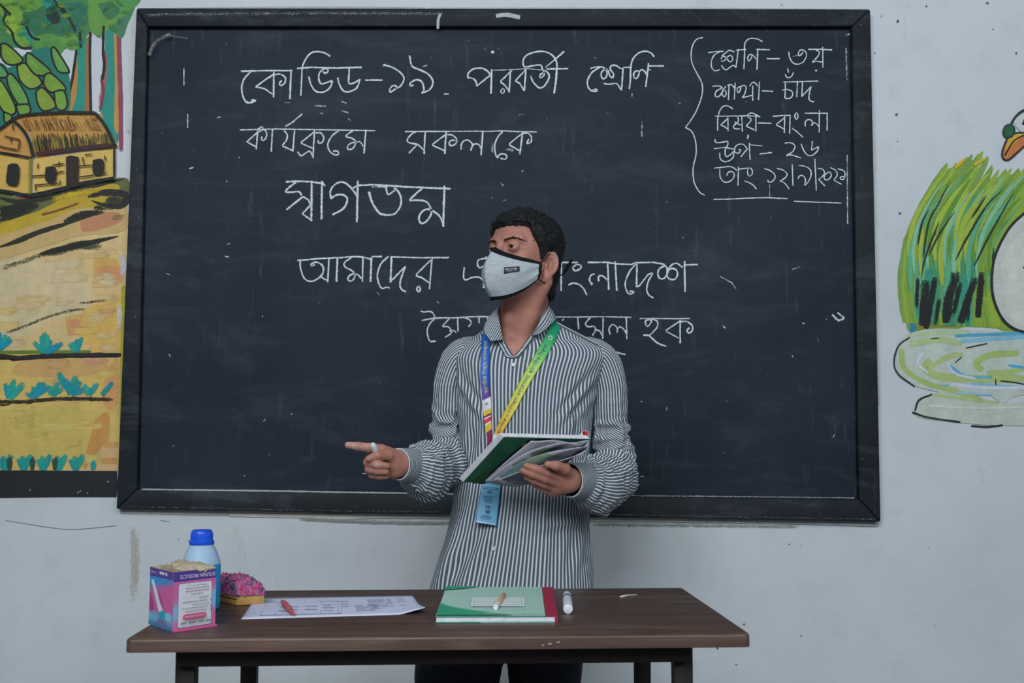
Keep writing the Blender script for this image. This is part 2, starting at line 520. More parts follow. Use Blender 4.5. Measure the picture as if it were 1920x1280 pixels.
chalk('chalk_writing', 'third and largest chalk word', [(Z4, '''
l 140,112 240,105 400,112 490,125
c*1.1 240,115 180,160 135,210 200,215 270,210 300,250
l*1.1 310,260 145,390
c 310,260 360,290 385,340
l 385,345 305,430
l 305,432 390,490
l*1.25 398,100 395,505
l*1.25 500,105 495,485
l 500,105 530,155
c*1.1 590,280 585,200 640,130 710,115 770,150 830,220 850,260
c*1.1 590,280 640,245 700,240 750,270 745,330 700,390 605,440
l*1.2 858,100 850,515
l*1.1 810,175 860,150 1000,140 1160,150 1400,165 1785,180
l~.35 1000,160 1160,163
c*1.3 970,210 1000,310 1070,420 1150,445
c*1.1 1150,445 1230,430 1285,350 1290,270 1260,205 1220,170
c 1140,165 1150,215 1165,240 1230,195
c*1.1 1500,180 1440,230 1380,295 1450,295 1540,310 1590,380 1590,440 1540,510 1490,525 1470,470 1500,410 1560,385 1620,410 1680,460 1710,540
l*1.2 1725,150 1712,560
''')], 4.5)
chalk('chalk_writing', 'fourth chalk line passing behind the masked head', [(Z4, '''
l*1.1 255,898 450,880 700,868 830,858 900,862 990,885
l 1000,858 1100,858
l 1190,862 1500,870 1770,868
c 285,900 285,970 320,1070 380,1105 450,1085 510,1020 505,950 450,915 395,930 395,950 430,940
c 490,1060 520,1080 550,1095
l 570,880 558,1115
l*1.3 655,870 645,1110
c 790,870 725,920 730,960 800,1000 835,1040 800,1100 760,1090 775,1050 820,1030 860,1040 895,1080
l 910,865 905,1110
l*1.3 995,865 985,1110
c 1165,858 1090,930 1055,1040 1070,1130 1100,1175 1150,1165 1180,1175
l*1.3 1195,860 1185,1120
l 1185,1110 1330,960
c*1.1 1335,955 1290,1080 1280,1150 1300,1190 1340,1210
l 1590,890 1440,1040
c 1440,1050 1500,1070 1540,1100 1570,1120
l 1600,880 1575,1185
c 1465,1150 1447,1185 1465,1210 1485,1185 1465,1150
'''), (Z5, '''
c 345,140 340,200 352,222 400,205 440,205 468,228
l 470,225 470,275
c 500,82 470,85 435,95 430,125 445,145 468,132
l*.9~.2 480,75 860,75
'''), (Z6, '''
l 210,340 208,460
l 315,130 312,450
l 315,132 500,132
c 480,160 445,190 465,225 515,210 540,180 510,155 475,160
c 395,385 450,365 520,385 575,440 600,500
l 610,132 830,130 920,148 1100,155 1150,135 1350,130 1480,155
c 660,380 632,330 650,275 690,262
l*1.4 650,370 665,380
c 735,345 735,290 780,285 830,330
l*1.1 835,130 848,440
l*1.1 920,120 938,450
c 1150,150 1080,240 1035,350 1040,430 1075,485 1130,470 1110,455 1080,460
l*1.1 1165,150 1160,410
l 1160,405 1190,395 1290,270
c 1285,270 1340,255 1290,350 1275,440 1300,500 1350,530
c 1480,170 1420,200 1400,260 1420,310 1470,310 1510,250 1530,190 1570,150 1620,145 1680,190
c 1480,170 1505,200 1500,260 1520,310 1580,325 1620,280 1610,220 1560,200 1520,215
l*1.2 1700,115 1705,465
l 1710,160 1850,155
''')])
chalk('chalk_writing', 'lowest chalk line passing behind the shoulders', [(Z7, '''
c 75,110 130,130 220,120 280,150 305,220 290,265
c 290,250 220,330 185,430 200,540 225,600 270,615 325,605
l*1.5 235,610 320,606
l 95,268 260,235 430,225 650,225 840,210 1000,205 1700,200
l 545,240 430,360
c 435,370 520,370 570,420 570,480 470,545
c 545,440 620,435 660,470
l 680,210 690,450
c 760,220 850,240 905,300 860,370
l 1030,205 1035,310
l 1170,210 1168,265
'''), (Z6, '''
l*.9~.22 235,745 500,745 800,742 1100,748
l 345,770 320,785
l 500,755 510,880
c 640,750 585,820 620,855 680,850 700,890 665,955
c 690,890 740,900 780,960
l 785,755 780,990
c 865,945 850,880 880,835 920,840 945,880 940,920
c 945,880 980,855 1030,900 1045,940
l 1045,755 1052,995
l*.9~.22 1195,762 1400,762 1640,765 1760,762
c 1270,845 1260,790 1300,775 1330,790 1300,840 1275,850
c 1330,770 1390,790 1395,850 1360,900 1300,950 1235,945
c*1.1 1240,950 1300,955 1400,1040 1500,1075
l 1650,790 1490,895
l~.3 1490,905 1640,985
l 1650,780 1652,1040
c*1.1 1650,800 1720,795 1785,840 1785,900 1750,925 1725,900 1755,865
c 740,1000 800,1030 880,1110 960,1150 1035,1165
''')], 3.9)
chalk('chalk_writing', 'bracketed chalk notes and date in the upper right corner', [(Z8, '''
c 212,75 165,90 135,150 135,240 170,320 205,390 205,470 170,570 130,640 92,690
c 92,690 135,720 160,780 165,870 145,970 150,1060 185,1130 225,1157
'''), (Z9, '''
c 55,265 150,255 250,250
c 200,255 130,300 95,380 100,460 140,500 200,485
c 215,345 250,310 290,340 330,385 370,350 340,300 290,330 260,370 220,375
c 225,310 290,260 330,235 390,260
c 225,430 250,470 290,485 370,430 410,460
l 440,220 410,460
l 410,235 540,225
c 512,480 520,300 522,170 540,120 590,85 680,90 750,125
c 575,380 560,330 590,290 620,300 600,350 575,375
c 600,290 640,310 670,350
l*1.2 690,215 680,485
l*1.1 670,225 845,230
l 805,345 970,345
c 1088,255 1100,330 1140,395 1200,415 1270,390 1315,310 1300,250 1250,230 1215,260 1215,305 1240,300 1275,255
l*1.2 1340,225 1500,225 1645,232
c 1440,235 1480,260 1465,310 1390,390
l 1390,395 1440,375 1520,390
l 1525,190 1527,460
l*1.7 1432,488 1448,505
c 105,700 190,695 240,720
c 240,720 160,760 140,810 165,840 210,810 250,740 280,700
c 250,740 230,800 260,835 285,790 270,750
c 300,690 350,680 390,720
l 320,690 312,875
l 400,655 388,870
c 430,780 425,730 460,705 470,735 440,790
c 470,700 520,690 540,720 520,800 490,845
l 495,845 620,815
l 625,690 625,885
c 585,700 620,650 660,660 690,700
l 712,640 700,875
l 745,760 885,765
l 1020,645 1250,640 1465,632
l 1045,650 1040,855
c 1000,750 1060,740 1120,760 1140,800 1110,850 1045,860
l 1200,630 1190,840
l 1265,640 1255,835
l 1255,830 1370,710
c 1375,700 1350,800 1350,870 1380,895 1415,900
c 1045,545 1055,580 1080,590 1120,575 1150,520
l 1075,470 1082,525
c 175,1270 175,1130 195,1030 230,970 280,950 330,965 370,990
l 140,1085 520,1080 700,1085
'''), (Z10, '''
l 300,20 215,100
c 215,105 260,120 300,150
l 305,0 308,180
c 430,0 440,50 375,120 400,150 460,150
l 390,60 470,105
l 485,-10 490,185
c 560,0 600,20 590,60 540,110
l 540,115 650,165
l 665,-40 665,185
c 550,-20 600,-55 650,-40 720,0
l 690,75 865,80
l 1030,10 925,95
c 925,100 970,120 1020,150
l 1035,-10 1030,205
l 880,-10 1000,-20 1110,-22
l 1105,-30 1098,215
c 1190,-60 1165,-20 1180,30 1205,0 1200,-50
l 1130,145 1190,185 1270,260
l 1295,-50 1580,-50
c 1300,120 1300,60 1340,30 1385,50 1395,110
c 1370,110 1400,75 1440,80 1470,120
l 1480,-90 1478,195
l 1580,-60 1580,170
c 140,285 150,325 220,325 300,310
c 300,310 305,350 270,420
l 125,405 260,390 380,410
c 200,460 205,530 250,570 310,565 370,520 385,440
c 270,410 270,480 290,510 340,480 375,440
c 390,450 395,390 440,350 500,350 550,400
c 390,450 440,465 470,420 440,420
l 560,400 470,510
l 580,330 590,550
l*.8~.25 580,355 750,370
l*1.2 565,225 558,280
l*1.3~.2 710,475 870,455
c 1035,335 1110,330 1165,370 1140,440 1060,490
c 1055,500 1110,485 1180,505 1240,525
c 1245,345 1280,430 1330,490 1390,490 1450,440 1470,385
l 1390,310 1378,425
l 1378,425 1470,380
c 125,655 230,645 330,635 390,660 420,690
c 200,670 205,770 250,830 310,835 370,790 385,730 350,700 310,710 290,750
l 440,640 435,880
l 440,670 560,655
c 570,650 555,700 575,760 610,740 620,690 590,650
c 515,820 580,845 630,875 670,925
c 770,660 850,690 905,740 905,790 860,835 820,830 820,805
c 935,660 1010,680 1065,730 1040,780 970,825
c 975,825 1020,840 1060,880 1090,925
l 1130,605 1140,885
c 1215,620 1300,635 1365,680 1370,760 1330,840 1290,880
c 1290,875 1300,800 1260,750 1215,765 1210,795
l 1420,535 1440,945
c 1460,660 1520,670 1545,720 1500,780 1470,800
l 1470,800 1550,885
c 1590,715 1545,750 1545,800 1590,805 1630,760 1620,710 1580,712
c 1620,650 1680,680 1710,740 1665,810
l 1665,812 1765,865
c 1715,665 1790,690 1808,740 1790,800 1750,795 1750,770 1790,765
l 120,1058 300,1055 600,1040 800,1035 1070,1048
l 1150,1080 1400,1092 1760,1105
l*.6~.4 840,860 840,1030
''')], 3.0, 0.1)
smd = '''
l*.9 345,128 345,160
l*.9 352,214 352,240
l*2~.5 1204,228 1203,256
c*1.6~.25 1560,590 1572,600 1582,596 1570,586
l*.8~.3 1350,518 1372,530 1380,542
l~.4 1485,505 1500,500
l*2~.5 590,198 612,200
l*1.5~.45 640,190 650,194
l*1.6~.5 600,212 606,214
l*1.4~.45 640,208 655,212
l*2.4~.55 910,34 960,40
l*1.5~.4 1585,66 1596,64
l*1.5~.45 1586,90 1588,150
l*1.2~.4 1588,290 1589,420
'''
for _ in range(46):
    x, y = RNG.uniform(300, 1580), RNG.uniform(70, 900)
    a = RNG.uniform(0, 3.14); L_ = RNG.uniform(2, 9)
    smd += 'l*%.2f~%.2f %.1f,%.1f %.1f,%.1f\n' % (RNG.uniform(.5, 1.2), RNG.uniform(.25, .5), x, y, x + L_ * math.cos(a), y + L_ * math.sin(a))
chalk('chalk_smudges', 'stray chalk ticks and rubbed smudges', [(ZP, smd)], 3.6, 0.2)

# worn pale edges of the frame and the broken plaster around it, with grey strips below its bottom edge
p = Paint(on_frame, 0.00003, 0.0010)
for s, wd, d in [('266,917 500,920 860,926', 3.6, .36), ('866,926 1200,929 1602,933', 3.4, .46), ('284,60 279,300 272,600 266,912', 1.8, .60),
                 ('1592,60 1594,300 1597,500 1602,700 1603,930', 2.0, .58),
                 ('826,26 822,36 821,54', 5, .02), ('930,30 950,28 975,33', 8, .25), ('272,28 420,26 640,25 830,26', 9, .52), ('900,27 1100,26 1400,27 1600,30', 6, .6),
                 ('228,949 420,953 620,957 830,959', 4, .55), ('1110,963 1300,967 1640,973', 4, .55), ('1622,30 1630,300 1636,600 1642,970', 6, .62),
                 ('262,30 254,260 244,560 230,948', 8, .66), ('280,104 288,84 302,72 320,64', 9, .44), ('352,72 310,66', 4, .5)]:
    p.stroke(s, wd, '#77746f' if s.startswith('280,104') else '#a7adb0', d + .06)
o = p.build('worn_paint_edge', M_PAINT, board); o['label'] = 'pale chipped paint along the frame'
for q, wd, d, c_ in [('268,24 256,70 252,150 250,230', 20, .14, '#b4babd'), ('260,40 247,120 246,200 244,250', 16, .24, '#c0c4c4'), ('250,220 248,340 246,420 244,520', 8, .34, '#b4babd'), ('244,500 240,640 234,760', 5, .45, '#a9a08a'),
                 ('226,957 330,959 440,961', 10, .26, '#b0b5b6'), ('430,962 560,965 640,968 690,966', 11, .2, '#c4c4bc'), ('660,966 760,965 860,967', 12, .22, '#bdbfba'), ('560,972 700,978 850,980', 8, .45, '#8f958f'),
                 ('1105,972 1200,972 1300,974', 10, .22, '#c0c0b8'), ('1290,975 1420,976 1540,979 1646,983', 8, .28, '#b0b4b4'), ('1110,982 1300,984 1500,986', 7, .5, '#8a8f8a'),
                 ('1627,26 1630,120 1631,220', 7, .3, '#b8bdc0'), ('1630,200 1636,300 1633,340', 9, .24, '#c0c4c6'), ('1632,400 1638,520 1642,640 1646,760', 6, .36, '#b2b8bb'),
                 ('268,20 420,18 600,17 800,18', 6, .34, '#9fa5a8'), ('800,18 1100,18 1400,19 1620,22', 5, .4, '#a9afb2')]:
    rim_z = globals().get('rim_z', .0012) + .0005; p = Paint(on_wall, 0.0002, rim_z); p.stroke(q, wd, c_, d); p.stroke(q, wd * .6, c_, d + .1)
    o = p.build('plaster_rim_and_strip', M_PAINT, board); o['label'] = 'rough pale plaster rim around the frame, with grey strips below it'
# ---------------------------------------------------------------- mural left of the board
mural = empty('village_mural', at(100, 470, WALL_Y), 'painted village scene with thatched hut and trees left of the chalkboard', 'mural')
ML = (0, 0, 310 / 827); MLB = (0, 460, 310 / 763)
p = Paint(on_wall)
BK = '#15191a'
# ground
p.fill('-285,360 60,372 150,352 236,334 240,420 238,560 236,700 232,880 -300,884', '#cdb27c', curve=False)
p.frame(*MLB)
p.fill('-700,30 150,60 330,130 420,200 380,300 200,360 60,420 -700,420', '#c8b78e')
p.fill('430,60 530,60 560,120 565,170 500,190 440,150', '#c9a057'); p.fill('445,100 540,95 555,160 470,180', '#c98e5c')
p.fill('300,330 380,320 420,360 390,400 310,390', '#c9a45c'); p.fill('305,345 360,340 370,370 320,375', '#c98f66')
p.fill('380,300 560,230 562,500 480,495 380,480', '#cda95a')
p.fill('-700,500 560,500 548,1035 -700,1035', '#c9ae60', curve=False)
p.fill('100,520 400,525 500,560 420,600 200,610 60,590', '#c29c63'); p.fill('360,510 480,515 500,545 400,548', '#c4926a')
p.fill('0,760 300,740 500,800 470,940 200,980 0,960', '#c0ab5c'); p.fill('440,800 500,770 500,900 450,980 400,1030 385,1000', '#bf8c4c')
p.fill('500,560 545,520 545,720 500,760 470,690', '#c8955e'); p.fill('480,920 545,930 545,1035 400,1035', '#caa878')
p.lift = .000006
for k in range(50):      # broad dry brushing that softens the joins between the paint areas
    x, y = RNG.uniform(-60, 520), RNG.uniform(20, 1010); L_ = RNG.uniform(60, 190)
    if y < 300: cs = ['#c8b78e', '#cdb27c', '#c7ab74', '#cbb083']
    elif y < 480: cs = ['#cdb27c', '#cda95a', '#c9b070', '#c99a66'] if x > 250 else ['#c8b78e', '#cdb27c', '#c9b070']
    elif y < 720: cs = ['#c9ae60', '#cda95a', '#c29c63', '#cbb26c']
    else: cs = ['#c0ab5c', '#c9ae60', '#c5b266'] if x < 420 else ['#c9a05e', '#c8955e', '#cbab72']
    x2 = min(x + L_, 545); p.stroke(f'{x},{y} {(x+x2)/2},{y+RNG.uniform(-5,5)} {x2},{y-RNG.uniform(0,14)}', RNG.uniform(8, 20), random.choice(cs), RNG.uniform(.28, .38))
p.lift = .00002
p.fill('560,190 596,190 590,340 575,520 566,800 552,1160 545,1160 552,800 556,500', '#a9a02f')
p.stroke('550,275 552,330 548,392', 11, '#c4bfae', .38); p.stroke('568,40 572,90 566,150', 12, '#bfc0c2', .36)
p.stroke('0,108 90,80 200,42 330,22', 11, '#4f5639', .5); p.stroke('170,45 260,38 340,16', 10, '#3d4630', .5)
p.stroke('310,10 380,-2 470,4', 18, '#3c4a30', .35)
p.stroke('20,408 120,370 220,330 330,300 410,292', 7, '#4a4a35', .5); p.stroke('360,266 420,262 500,250', 6, '#3c3a2e', .5)
p.stroke('-600,498 0,494 180,492 420,492', 7, '#5e7a2c', .2)
p.stroke('-600,530 0,516 60,522 200,512 360,508 560,506', 9, BK, .22); p.stroke('0,508 120,520 260,508 480,502', 7, '#2a2320', .3)
p.stroke('-600,720 60,722 160,716 280,708 420,708 530,712', 9, '#2c2618', .42); p.stroke('0,738 50,732', 5, '#2c2618', .4)
o = p.build('painted_ground', M_PAINT, mural)
p = Paint(on_wall, start=.0022)
p.frame(*MLB)
TE = '#15928f'
def tuft(x, y, blades, wd=11, col=TE):
    for dx, dy in blades: p.stroke(f'{x},{y} {x+dx*.6},{y+dy*.55} {x+dx},{y+dy}', wd * 1.15, random.choice([col, '#1c988e', '#118aa0', '#209c90']) if col == TE else col, .3, taper=False)
tuft(0, 480, [(45, -60), (28, -70), (0, -80), (55, -45)], 9)
tuft(215, 495, [(-10, -95), (-60, -50), (-25, -80), (20, -60), (75, -45), (5, -85), (50, -40)], 10)
tuft(350, 492, [(-30, -40), (5, -55), (30, -70), (12, -60), (-15, -48)], 9)
p.build('painted_grass_tufts', M_PAINT, mural)
p = Paint(on_wall, start=.0022); p.frame(*MLB)
tuft(45, 705, [(20, -90), (-20, -70), (0, -60), (65, -70), (50, -45)], 11)
tuft(150, 700, [(40, -70), (10, -50), (80, -50), (-30, -20), (60, -65)], 10)
tuft(240, 690, [(-10, -45), (30, -60), (50, -30)], 10)
tuft(330, 685, [(-60, -100), (-30, -70), (20, -85), (40, -60), (0, -60), (60, -20)], 12)
tuft(410, 690, [(40, -55), (10, -35), (-20, -50)], 9); tuft(470, 690, [(50, -60), (30, -35)], 9)
p.build('painted_grass_tufts', M_PAINT, mural)
p = Paint(on_wall, start=.0022); p.frame(*MLB)
for x0 in (20, 110, 200, 270, 350): tuft(x0, 1035, [(-25, -50), (-5, -65), (20, -60), (35, -70), (5, -45)], 10)
for x0 in (45, 150, 255): tuft(x0, 1035, [(-6, -50), (4, -60), (10, -45)], 6, '#2f4a3e')
tuft(430, 1035, [(-6, -35), (4, -45), (12, -30)], 6)
p.build('painted_grass_tufts', M_PAINT, mural)
p = Paint(on_wall, start=.0026); p.frame(*MLB)
p.fill('-700,1036 200,1038 543,1040 545,1100 540,1162 300,1160 0,1165 -700,1165', '#1f2227', curve=False, jit=.3)
for x, y in [(140, 1128), (362, 1140), (372, 1133), (405, 1142), (500, 1090)]: p.blob(*p.px((x, y)) if False else (x, y), 4, '#8a8c8e')
o = p.build('painted_base_band', M_PAINT, mural)
# hut, trees, bushes
p = Paint(on_wall, start=.0012); p.frame(*ML)
p.fill('-760,-170 640,-170 660,-60 60,-40 60,240 -200,330 -760,340', '#3d7a4a'); p.fill('-60,-60 300,-60 640,-60 680,10 640,120 600,190 540,120 500,190 450,160 400,250 340,240 300,270 240,310 180,260 100,240 40,240 -60,260', '#3d7a4a')
p.fill('-40,-30 60,-20 130,30 110,120 150,200 130,240 70,190 20,100', '#6f9a33'); p.fill('110,30 200,10 290,60 300,160 200,190 130,130', '#2f6a45')
p.fill('280,20 400,20 440,100 380,200 300,180', '#2c6b52'); p.fill('60,-40 240,-40 230,20 140,60 70,30', '#5d8f37')
p.fill('230,70 290,66 300,110 250,120', '#17302b'); p.fill('440,-30 640,-30 640,60 560,130 500,180 450,140', '#5c8f3e'); p.fill('490,20 560,10 600,60 540,100', '#356f47')
p.fill('150,190 260,170 330,230 260,300 190,260', '#4f8a3e'); p.fill('110,140 150,150 180,200 140,205', '#1f8c7a'); p.fill('200,-40 300,-40 270,40 220,30', '#158a78')
p.fill('590,-40 700,-40 700,10 640,60 600,70', '#4d8a46'); p.fill('590,90 640,90 620,180 600,180', '#3f7557')
p.fill('290,190 370,170 400,230 350,250', '#5f9440'); p.fill('20,90 70,80 90,150 40,170', '#84a538')
for q in ['0,20 30,60 20,110 60,160 75,210 110,240 160,240', '20,40 55,75', '130,130 160,185 200,200', '300,20 340,80 380,160', '400,160 405,240', '270,0 300,40 340,90', '520,130 515,200']:
    p.stroke(q, 4.5, BK, .18)
for _ in range(110):
    x, y = RNG.uniform(-40, 640), RNG.uniform(-30, 230)
    if x + (y - 100) * .3 > 600 or (x > 420 and y > 140): continue
    a = RNG.uniform(-.6, .9); L_ = RNG.uniform(25, 70)
    p.stroke(f'{x},{y} {x+L_*math.cos(a)*.5},{y+L_*math.sin(a)*.5+4} {x+L_*math.cos(a)},{y+L_*math.sin(a)}', RNG.uniform(9, 17), random.choice(['#3a7d45', '#5c9138', '#2a6a4c', '#1e8570', '#76a038', '#1f4a3a']), .4, taper=True)
p.build('painted_tree_crowns', M_PAINT, mural)
p = Paint(on_wall, start=.0008); p.frame(*ML)
p.fill('380,230 450,180 450,330 452,565 340,565 350,430', '#23897a', curve=False)
p.fill('350,440 372,300 385,250 388,420 372,520 345,560', '#b0813f'); p.fill('432,220 450,180 455,380 455,565 425,565 430,400', '#9a6636')
p.stroke('452,150 450,300 455,565', 5, BK, .25); p.stroke('410,0 425,60 440,130 455,180', 6, BK, .2); p.stroke('385,240 365,380 345,480 338,560', 5, BK, .2)
p.fill('528,110 595,150 600,300 600,640 590,720 560,680 510,590 500,540 520,420 525,260', '#22877b', curve=False)
p.fill('570,170 596,170 598,400 600,640 572,640 575,420', '#b28a45'); p.fill('520,270 536,280 530,420 510,500 498,560 505,440', '#a3584c')
p.stroke('594,150 598,300 604,500 606,760', 9, '#8a3d58', .35); p.stroke('518,250 526,330 510,400 518,460 500,560', 6, '#7c3346', .4)
p.stroke('520,130 516,260 522,330 512,400', 5, BK, .25); p.stroke('505,460 498,570', 9, '#a3527a', .5)
p.build('painted_tree_trunks', M_PAINT, mural)
p = Paint(on_wall, start=.0016); p.frame(*ML)
p.fill('-760,300 -200,320 40,340 40,640 -300,660 -760,700', '#1f6f63'); p.fill('-300,380 40,340 130,270 250,240 340,350 340,560 200,570 40,640 -300,640', '#1f6f63')
LF = '#6f9433'
for poly, c in [('5,220 40,225 110,290 105,315 50,325 10,290', LF), ('85,330 130,320 205,400 200,430 150,445 100,400', '#7f9a38'), ('130,280 150,268 250,350 240,375 180,375 135,320', '#5f9038'),
                ('258,240 280,245 345,350 330,365 290,355 262,290', '#5c9547'), ('225,375 260,370 330,440 300,460 250,460 220,420', LF), ('180,460 215,440 270,500 275,540 220,555 190,520', '#7b9433'),
                ('270,460 320,455 338,520 320,552 285,540', '#6d9a3a'), ('30,370 70,380 130,470 145,530 100,530 50,450', '#5d9445'), ('-10,400 20,420 80,540 60,575 20,560 -10,500', '#7f9e35'),
                ('80,525 145,525 150,565 100,575', '#67953c'), ('-60,310 0,320 40,370 20,390 -60,380', '#4f8f55'), ('20,560 60,580 50,610 25,610', '#6f9938'), ('-200,420 -60,380 -20,500 -80,600 -200,600', '#6f9433')]:
    p.fill(poly, c)
    q = pts(poly); p.stroke(np.vstack([q, q[:1]]), 3.6, BK, .16)
    cc = q.mean(0); p.stroke(np.array([cc + (q[0] - cc) * .6, cc, cc + (q[3] - cc) * .5]), 5, '#8fae45', .5)
p.build('painted_bushes', M_PAINT, mural)
p = Paint(on_wall, start=.0020); p.frame(*ML)
p.fill('-10,770 160,795 160,978 0,950 -60,930 -60,760', '#c9a653', curve=False); p.fill('165,795 575,740 578,890 165,975', '#cfae5c', curve=False)
p.fill('-60,700 70,605 120,640 165,790 -60,765', '#bd8a45', curve=False)
p.fill('70,602 130,580 480,568 520,610 590,735 540,740 400,750 280,770 185,790 150,680', '#b98a44')
for k in range(190):
    x = 172 + RNG.uniform(0, 398); p.stroke(f'{x-10},{690+RNG.uniform(-25,25)} {x},{735+RNG.uniform(-10,10)} {x+6},{765-(x-170)*.06}', RNG.uniform(1.6, 3.2), random.choice(['#6d6a22', '#3a3a1c', '#8f8a2e', '#2a2318', '#7c5a2a']), .2, taper=True)
for k in range(80):
    x = 110 + RNG.uniform(0, 380); p.stroke(f'{x},{590+RNG.uniform(-15,30)} {x+12},{620} {x+30},{660}', RNG.uniform(1.6, 3.2), random.choice(['#8a5a2b', '#c29a55', '#a37a40', '#5c3a1e']), .4, taper=True)
p.stroke('185,775 300,760 420,745 580,730', 9, '#3d1f24', .35)
for q, wd in [('70,605 110,640 150,700 175,790', 6), ('-60,690 20,640 70,602 130,580 300,568 480,568', 5), ('480,568 530,630 585,740', 6), ('0,765 80,778 170,795', 4), ('578,745 578,890', 4), ('-60,945 60,965 160,978 300,950 440,915 578,895', 6)]:
    p.stroke(q, wd, BK, .12)
p.stroke('160,797 158,975', 5, '#7d7a35', .1)
for q in ['30,685 110,705', '60,690 65,720', '20,740 100,755', '108,705 100,755', '70,620 75,660', '-20,720 30,745', '165,885 230,880 330,860', '180,930 300,920', '200,820 195,850', '185,930 188,960', '270,830 330,822', '305,810 300,840', '420,790 430,835', '400,835 470,830', '530,780 535,810', '405,890 480,880', '500,875 545,868', '310,905 306,930', '430,780 470,775', '360,790 380,790']:
    p.stroke(q, 2.6, '#3a2b14', .3)
for poly in ['48,830 70,822 104,835 98,925 62,930 40,915', '236,842 270,835 290,850 285,910 255,918 234,900', '472,805 510,798 528,815 522,872 480,880 470,850']: p.fill(poly, '#1b1a18')
p.fill('338,790 360,782 402,790 400,935 340,942', '#25201a', curve=False); p.stroke('370,795 368,930', 7, '#3d352a', .5)
p.build('painted_hut', M_PAINT, mural)
p = Paint(on_wall, start=.0014); p.frame(*ML)
p.fill('-760,690 -300,640 60,760 60,985 -300,1240 -760,1240', '#5f6436'); p.fill('-300,960 160,985 400,940 630,890 632,1010 560,1080 400,1110 200,1150 -300,1240', '#5f6436')
p.fill('300,1000 440,950 560,920 600,940 540,1000 420,1060 260,1100 100,1160 0,1200 0,1120 180,1060', '#b59a2c')
p.fill('0,1180 250,1100 400,1040 560,1050 625,1020 625,1150 400,1180 200,1240 0,1290', '#bfa26a'); p.fill('400,1090 560,1060 620,1090 560,1130 420,1160', '#b77f5c')
p.fill('80,990 140,980 150,1020 90,1030', '#8a5a3a')
for q, wd in [('440,985 520,965 620,970 632,1000 600,1030 520,1025 450,1000', 14), ('530,1000 620,1000', 16), ('0,990 100,1010 250,985 380,950 560,910 625,895', 12), ('0,1040 80,1060 200,1030', 22), ('0,1100 80,1075 150,1060', 13), ('0,1080 60,1050 200,1020', 18),
              ('320,1110 420,1075 530,1060', 15), ('0,1235 90,1205 200,1160 330,1120 440,1085', 10), ('200,1270 330,1240 420,1220 600,1180', 12), ('470,1040 530,1050', 14)]:
    p.stroke(q, wd, random.choice(['#1c1f18', '#262a1c']), .34, taper=True)
p.stroke('210,1075 300,1050 400,1015', 5, '#7b4a22', .4); p.stroke('260,1000 420,960 520,950', 14, '#c3a828', .45); p.stroke('560,1090 620,1080', 12, '#6f7a36', .4)
p.build('painted_yard', M_PAINT, mural)
p = Paint(on_wall, start=.0030); p.frame(*ML)
p.stroke('725,50 728,120 722,245', 4, '#4f8f2e', .2); p.stroke('700,48 760,46', 3, '#4f8f2e', .4)
# ---------------------------------------------------------------- swan mural right of the board
swan = empty('swan_mural', at(1830, 520, WALL_Y), 'painted white swan among reeds on water, right of the chalkboard', 'mural')
MR = (1640, 180, 0.5)
p = Paint(on_wall, start=.0006); p.frame(*MR)
p.fill('124,690 124,600 150,470 200,380 300,330 430,310 620,280 800,300 800,880 480,880 440,800 400,850 140,890 130,760', '#7a9a3c')
p.fill('170,640 200,480 290,370 380,330 420,420 380,560 330,650 200,700', '#4d9268'); p.fill('250,560 330,420 420,330 440,480 400,600 280,640', '#3f9a74')
p.fill('430,640 450,520 520,420 480,600 455,760', '#3e8f4a')
p.fill('145,720 240,640 400,640 430,760 450,850 380,860 200,870 150,870', '#77803a'); p.fill('132,780 150,770 152,890 134,895', '#1f7fa0')
def reed(t0, wd, col, dry, y0=None, cut=1.0):
    bx, by = 122 + 330 * t0 + RNG.uniform(-6, 6), (y0 or 850) + 20 * t0
    tx = np.interp(t0, [0, .12, .25, .42, .6, .8, 1], [262, 300, 335, 412, 470, 540, 640]); ty = np.interp(t0, [0, .12, .25, .42, .6, .8, 1], [250, 262, 232, 205, 275, 262, 240])
    tx, ty = bx + (tx - bx) * cut + RNG.uniform(-12, 12), by + (ty - by) * cut + RNG.uniform(0, 22)
    mx, my = bx + (tx - bx) * .22 - 12, by + (ty - by) * .52
    p.stroke(f'{bx},{by} {bx-4},{by+(my-by)*.5} {mx},{my} {mx+(tx-mx)*.5},{my+(ty-my)*.58} {tx},{ty}', wd, col, dry, taper=True)
for k in range(34): reed(k / 33, RNG.uniform(20, 32), random.choice(['#7fa038', '#6f9636', '#8aa83a', '#74984a']), .10)
for k in range(26): reed(RNG.uniform(.12, .75), RNG.uniform(12, 24), random.choice(['#4f9a6a', '#3f8f6a', '#57a57c', '#2f8f78']), .34, cut=RNG.uniform(.55, .85))
for k in range(46): reed(RNG.random(), RNG.uniform(6, 13), random.choice(['#9ab23c', '#a5b43a', '#6f9a36', '#57a57c', '#7fb58e', '#5f8f30']), .36, cut=RNG.uniform(.6, 1.02), y0=RNG.uniform(560, 740))
for q in ['180,610 200,480 240,400 280,320', '200,600 240,520 300,430', '300,620 340,540 420,410 480,350', '370,640 430,520 520,360', '360,460 420,370', '160,560 175,480 205,420', '240,470 190,600 170,690', '440,640 445,560']:
    p.stroke(q, 5, '#1f2a1c', .42, taper=True)
p.stroke('380,410 420,365', 4, '#2f6f9a', .5, taper=True); p.stroke('210,560 250,480 310,430', 4, '#2f5f88', .55, taper=True)
for q, wd in [('190,690 185,780 180,860', 20), ('225,680 205,790 190,870', 13), ('240,760 225,860', 9), ('310,660 275,760 265,850', 18), ('320,700 290,830', 10), ('375,680 345,770 320,850', 16), ('350,780 345,850', 9), ('400,660 390,760 385,830', 13), ('290,660 300,720', 8), ('160,680 155,800', 8)]:
    p.stroke(q, wd, '#15181a', .40); p.stroke(pts(q)[1:], wd * .9, '#15181a', .22)
